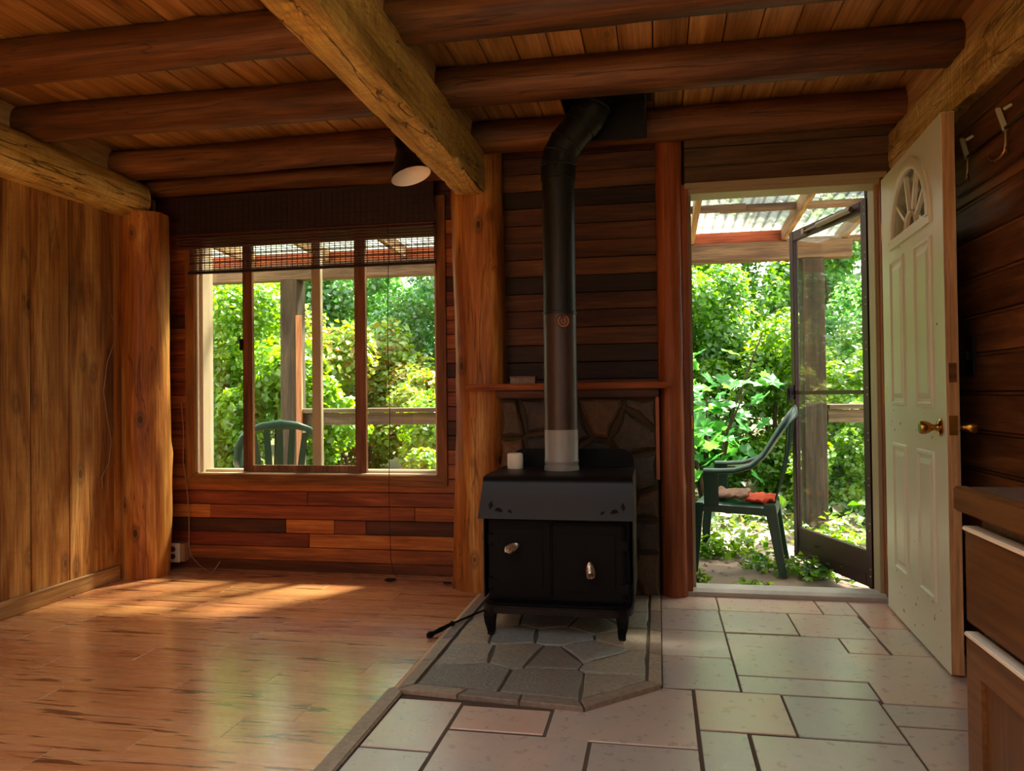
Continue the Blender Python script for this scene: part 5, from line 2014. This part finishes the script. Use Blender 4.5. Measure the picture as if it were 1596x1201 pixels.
FAR = [(-11.2, 14.2), (-8.8, 18.0), (-6.4, 14.2), (-4.0, 18.0), (-1.6, 14.2), (0.8, 18.0), (3.2, 14.2), (5.6, 18.0), (8.0, 14.2)]
far_words = ['first', 'second', 'third', 'fourth', 'fifth', 'sixth', 'seventh', 'eighth', 'ninth']
for i, (nm, lab, cat, base, rad, n, size, tone_) in enumerate(SHRUBS):
    shrub(nm, lab, cat, base, rad, n, size, LM[tone_], 100 + i, clumps=34 if cat == 'tree' else 24, group=GP)
for i, (x, y) in enumerate(FAR):
    shrub('forest_tree', far_words[i] + ' tree from the left in the far tree line', 'tree', (x, y, 0.0), (1.75, 1.2, 3.3 if y < 15 else 4.2), 9000, 0.17, LM['far'], 300 + i, clumps=40, group='far tree line', stems=3)

shrub('leafy_tree', 'unseen tree added right of the porch, its crown dappling the sun', 'tree', (2.95, 7.1, -0.1), (1.55, 1.4, 0.7), 8500, 0.12, LM['green'], 411, clumps=34, group=GP, stems=6, lift=3.6, shift=(-0.8, -1.0))  # out-of-view crown put in to break up the sun at the doorway

# ---- big-leaved maple in the doorway: every leaf is its own piece
mp = empty('bigleaf_maple', (0.45, 7.35, -0.1))
tag(mp, 'young maple with large lobed leaves in the doorway', 'tree', GP)
lobes = []
for k, (a, r_) in enumerate([(-90, 0.34), (-62, 0.52), (-38, 0.70), (-18, 0.56), (8, 0.95), (26, 0.62), (48, 0.78), (68, 0.62), (90, 1.0), (112, 0.62), (132, 0.78), (154, 0.62), (172, 0.95), (198, 0.56), (218, 0.70), (242, 0.52)]):
    lobes.append((math.cos(R(a)) * r_, math.sin(R(a)) * r_, 0.10 * r_ * math.cos(R(a) * 5)))
vs = [(0, 0, 0.02)] + lobes
fs = [(0, 1 + k, 1 + (k + 1) % len(lobes)) for k in range(len(lobes))]
leaf_me = bpy.data.meshes.new('maple_leaf')
leaf_me.from_pydata(vs, [], fs)
leaf_me.materials.append(LM['maple'])
b = MB()
rm = random.Random(77)
tips = []
for k in range(9):
    e = Vector((rm.uniform(-0.55, 0.55), rm.uniform(-0.45, 0.35), rm.uniform(0.9, 2.0)))
    b.tube([(0.05 * rm.uniform(-1, 1), 0, 0), e * 0.45 + Vector((0, 0, 0.2)), e], [0.022, 0.014, 0.005], 6)
    tips.append(e)
b.build('stems', M['bark'], mp, True)
for k in range(150):
    e = rm.choice(tips)
    t = rm.uniform(0.35, 1.0)
    p = e * t + Vector((rm.gauss(0, 0.16), rm.gauss(0, 0.14) - 0.05, rm.gauss(0, 0.15)))
    if p.z < 0.35: continue
    o = link('leaf', leaf_me, None, mp, p, (R(rm.uniform(5, 65)), R(rm.uniform(-35, 35)), rm.uniform(0, 6.28)))
    s_ = rm.uniform(0.075, 0.14)
    o.scale = (s_, s_, s_)

# ---- ground cover, ferns and leaf litter at the porch edge
rng = np.random.default_rng(5)
n = 5000
p = np.stack([rng.uniform(-6, 3.2, n), PD - 0.1 + np.abs(rng.normal(0, 0.8, n)), np.full(n, 0.0)], 1)
p[:, 2] = PZ - 0.06 + np.abs(rng.normal(0, 0.11, n))
V, F = leaf_cloud(p, np.array([0, -0.2, 1.0]) + rng.normal(size=(n, 3)) * 0.5, 0.085, rng)
o = link('ground_cover', mesh_np('ground_cover', V, F, LM['low']), None)
tag(o, 'low green ground cover along the outer edge of the porch', 'ground cover', kind='stuff')
n = 3200
p = np.stack([rng.uniform(-5, 2.6, n), 4.55 + (PD - 4.4) * rng.beta(1.8, 1.0, n), np.full(n, PZ + 0.006)], 1)
V, F = leaf_cloud(p, np.array([0, 0, 1.0]) + rng.normal(size=(n, 3)) * 0.22, 0.04, rng, 0.3, 0.06)
V[:, 2] = np.maximum(V[:, 2], PZ + 0.001)
o = link('leaf_litter', mesh_np('leaf_litter', V, F, LM['litter']), None)
tag(o, 'dry leaf litter scattered over the porch concrete', 'leaf litter', kind='stuff')


def weed(label, loc, n, spread, h, tone_, seed, size=0.05):
    rng = np.random.default_rng(seed)
    root = empty('weed', loc)
    tag(root, label, 'weed', 'weeds growing on the porch')
    p = rng.normal(size=(n, 3)) * np.array([spread, spread * 0.7, 0])
    p[:, 2] = np.abs(rng.normal(0, h, n)) + 0.012
    V, F = leaf_cloud(p, np.array([0, -0.1, 1.0]) + rng.normal(size=(n, 3)) * 0.45, size, rng)
    V[:, 2] = np.maximum(V[:, 2], 0.002)
    o = link('foliage', mesh_np('foliage', V, F, LM[tone_]), None, root)
    o['kind'] = 'stuff'
    b = MB()
    for k in range(5):
        b.tube([(0, 0, 0.002), tuple(p[k] * np.array([0.6, 0.6, 0.6])), tuple(p[k])], 0.002, 5)
    b.build('stems', M['bark'], root)


weed('lime weed patch under the plastic chair by the door', (0.46, 5.25, PZ), 260, 0.13, 0.09, 'lime', 1)
weed('small green weed between the chair legs and the sill', (0.62, 4.82, PZ), 120, 0.07, 0.05, 'green', 2, 0.04)
weed('broad green weed at the foot of the storm door', (0.88, 4.68, PZ), 260, 0.11, 0.05, 'green', 3, 0.045)
weed('tiny weed just outside the left end of the sill', (0.21, 4.42, PZ), 40, 0.03, 0.03, 'lime', 4, 0.04)
weed('flat weed tuft in front of the middle of the sill', (0.50, 4.40, PZ), 40, 0.05, 0.012, 'lime', 5, 0.035)
weed('leafy weed behind the front chair leg in the doorway', (0.28, 5.15, PZ), 120, 0.08, 0.07, 'green', 6)
weed('weed patch beyond the storm door at the right porch post', (1.25, 5.7, PZ), 240, 0.16, 0.08, 'lime', 7)
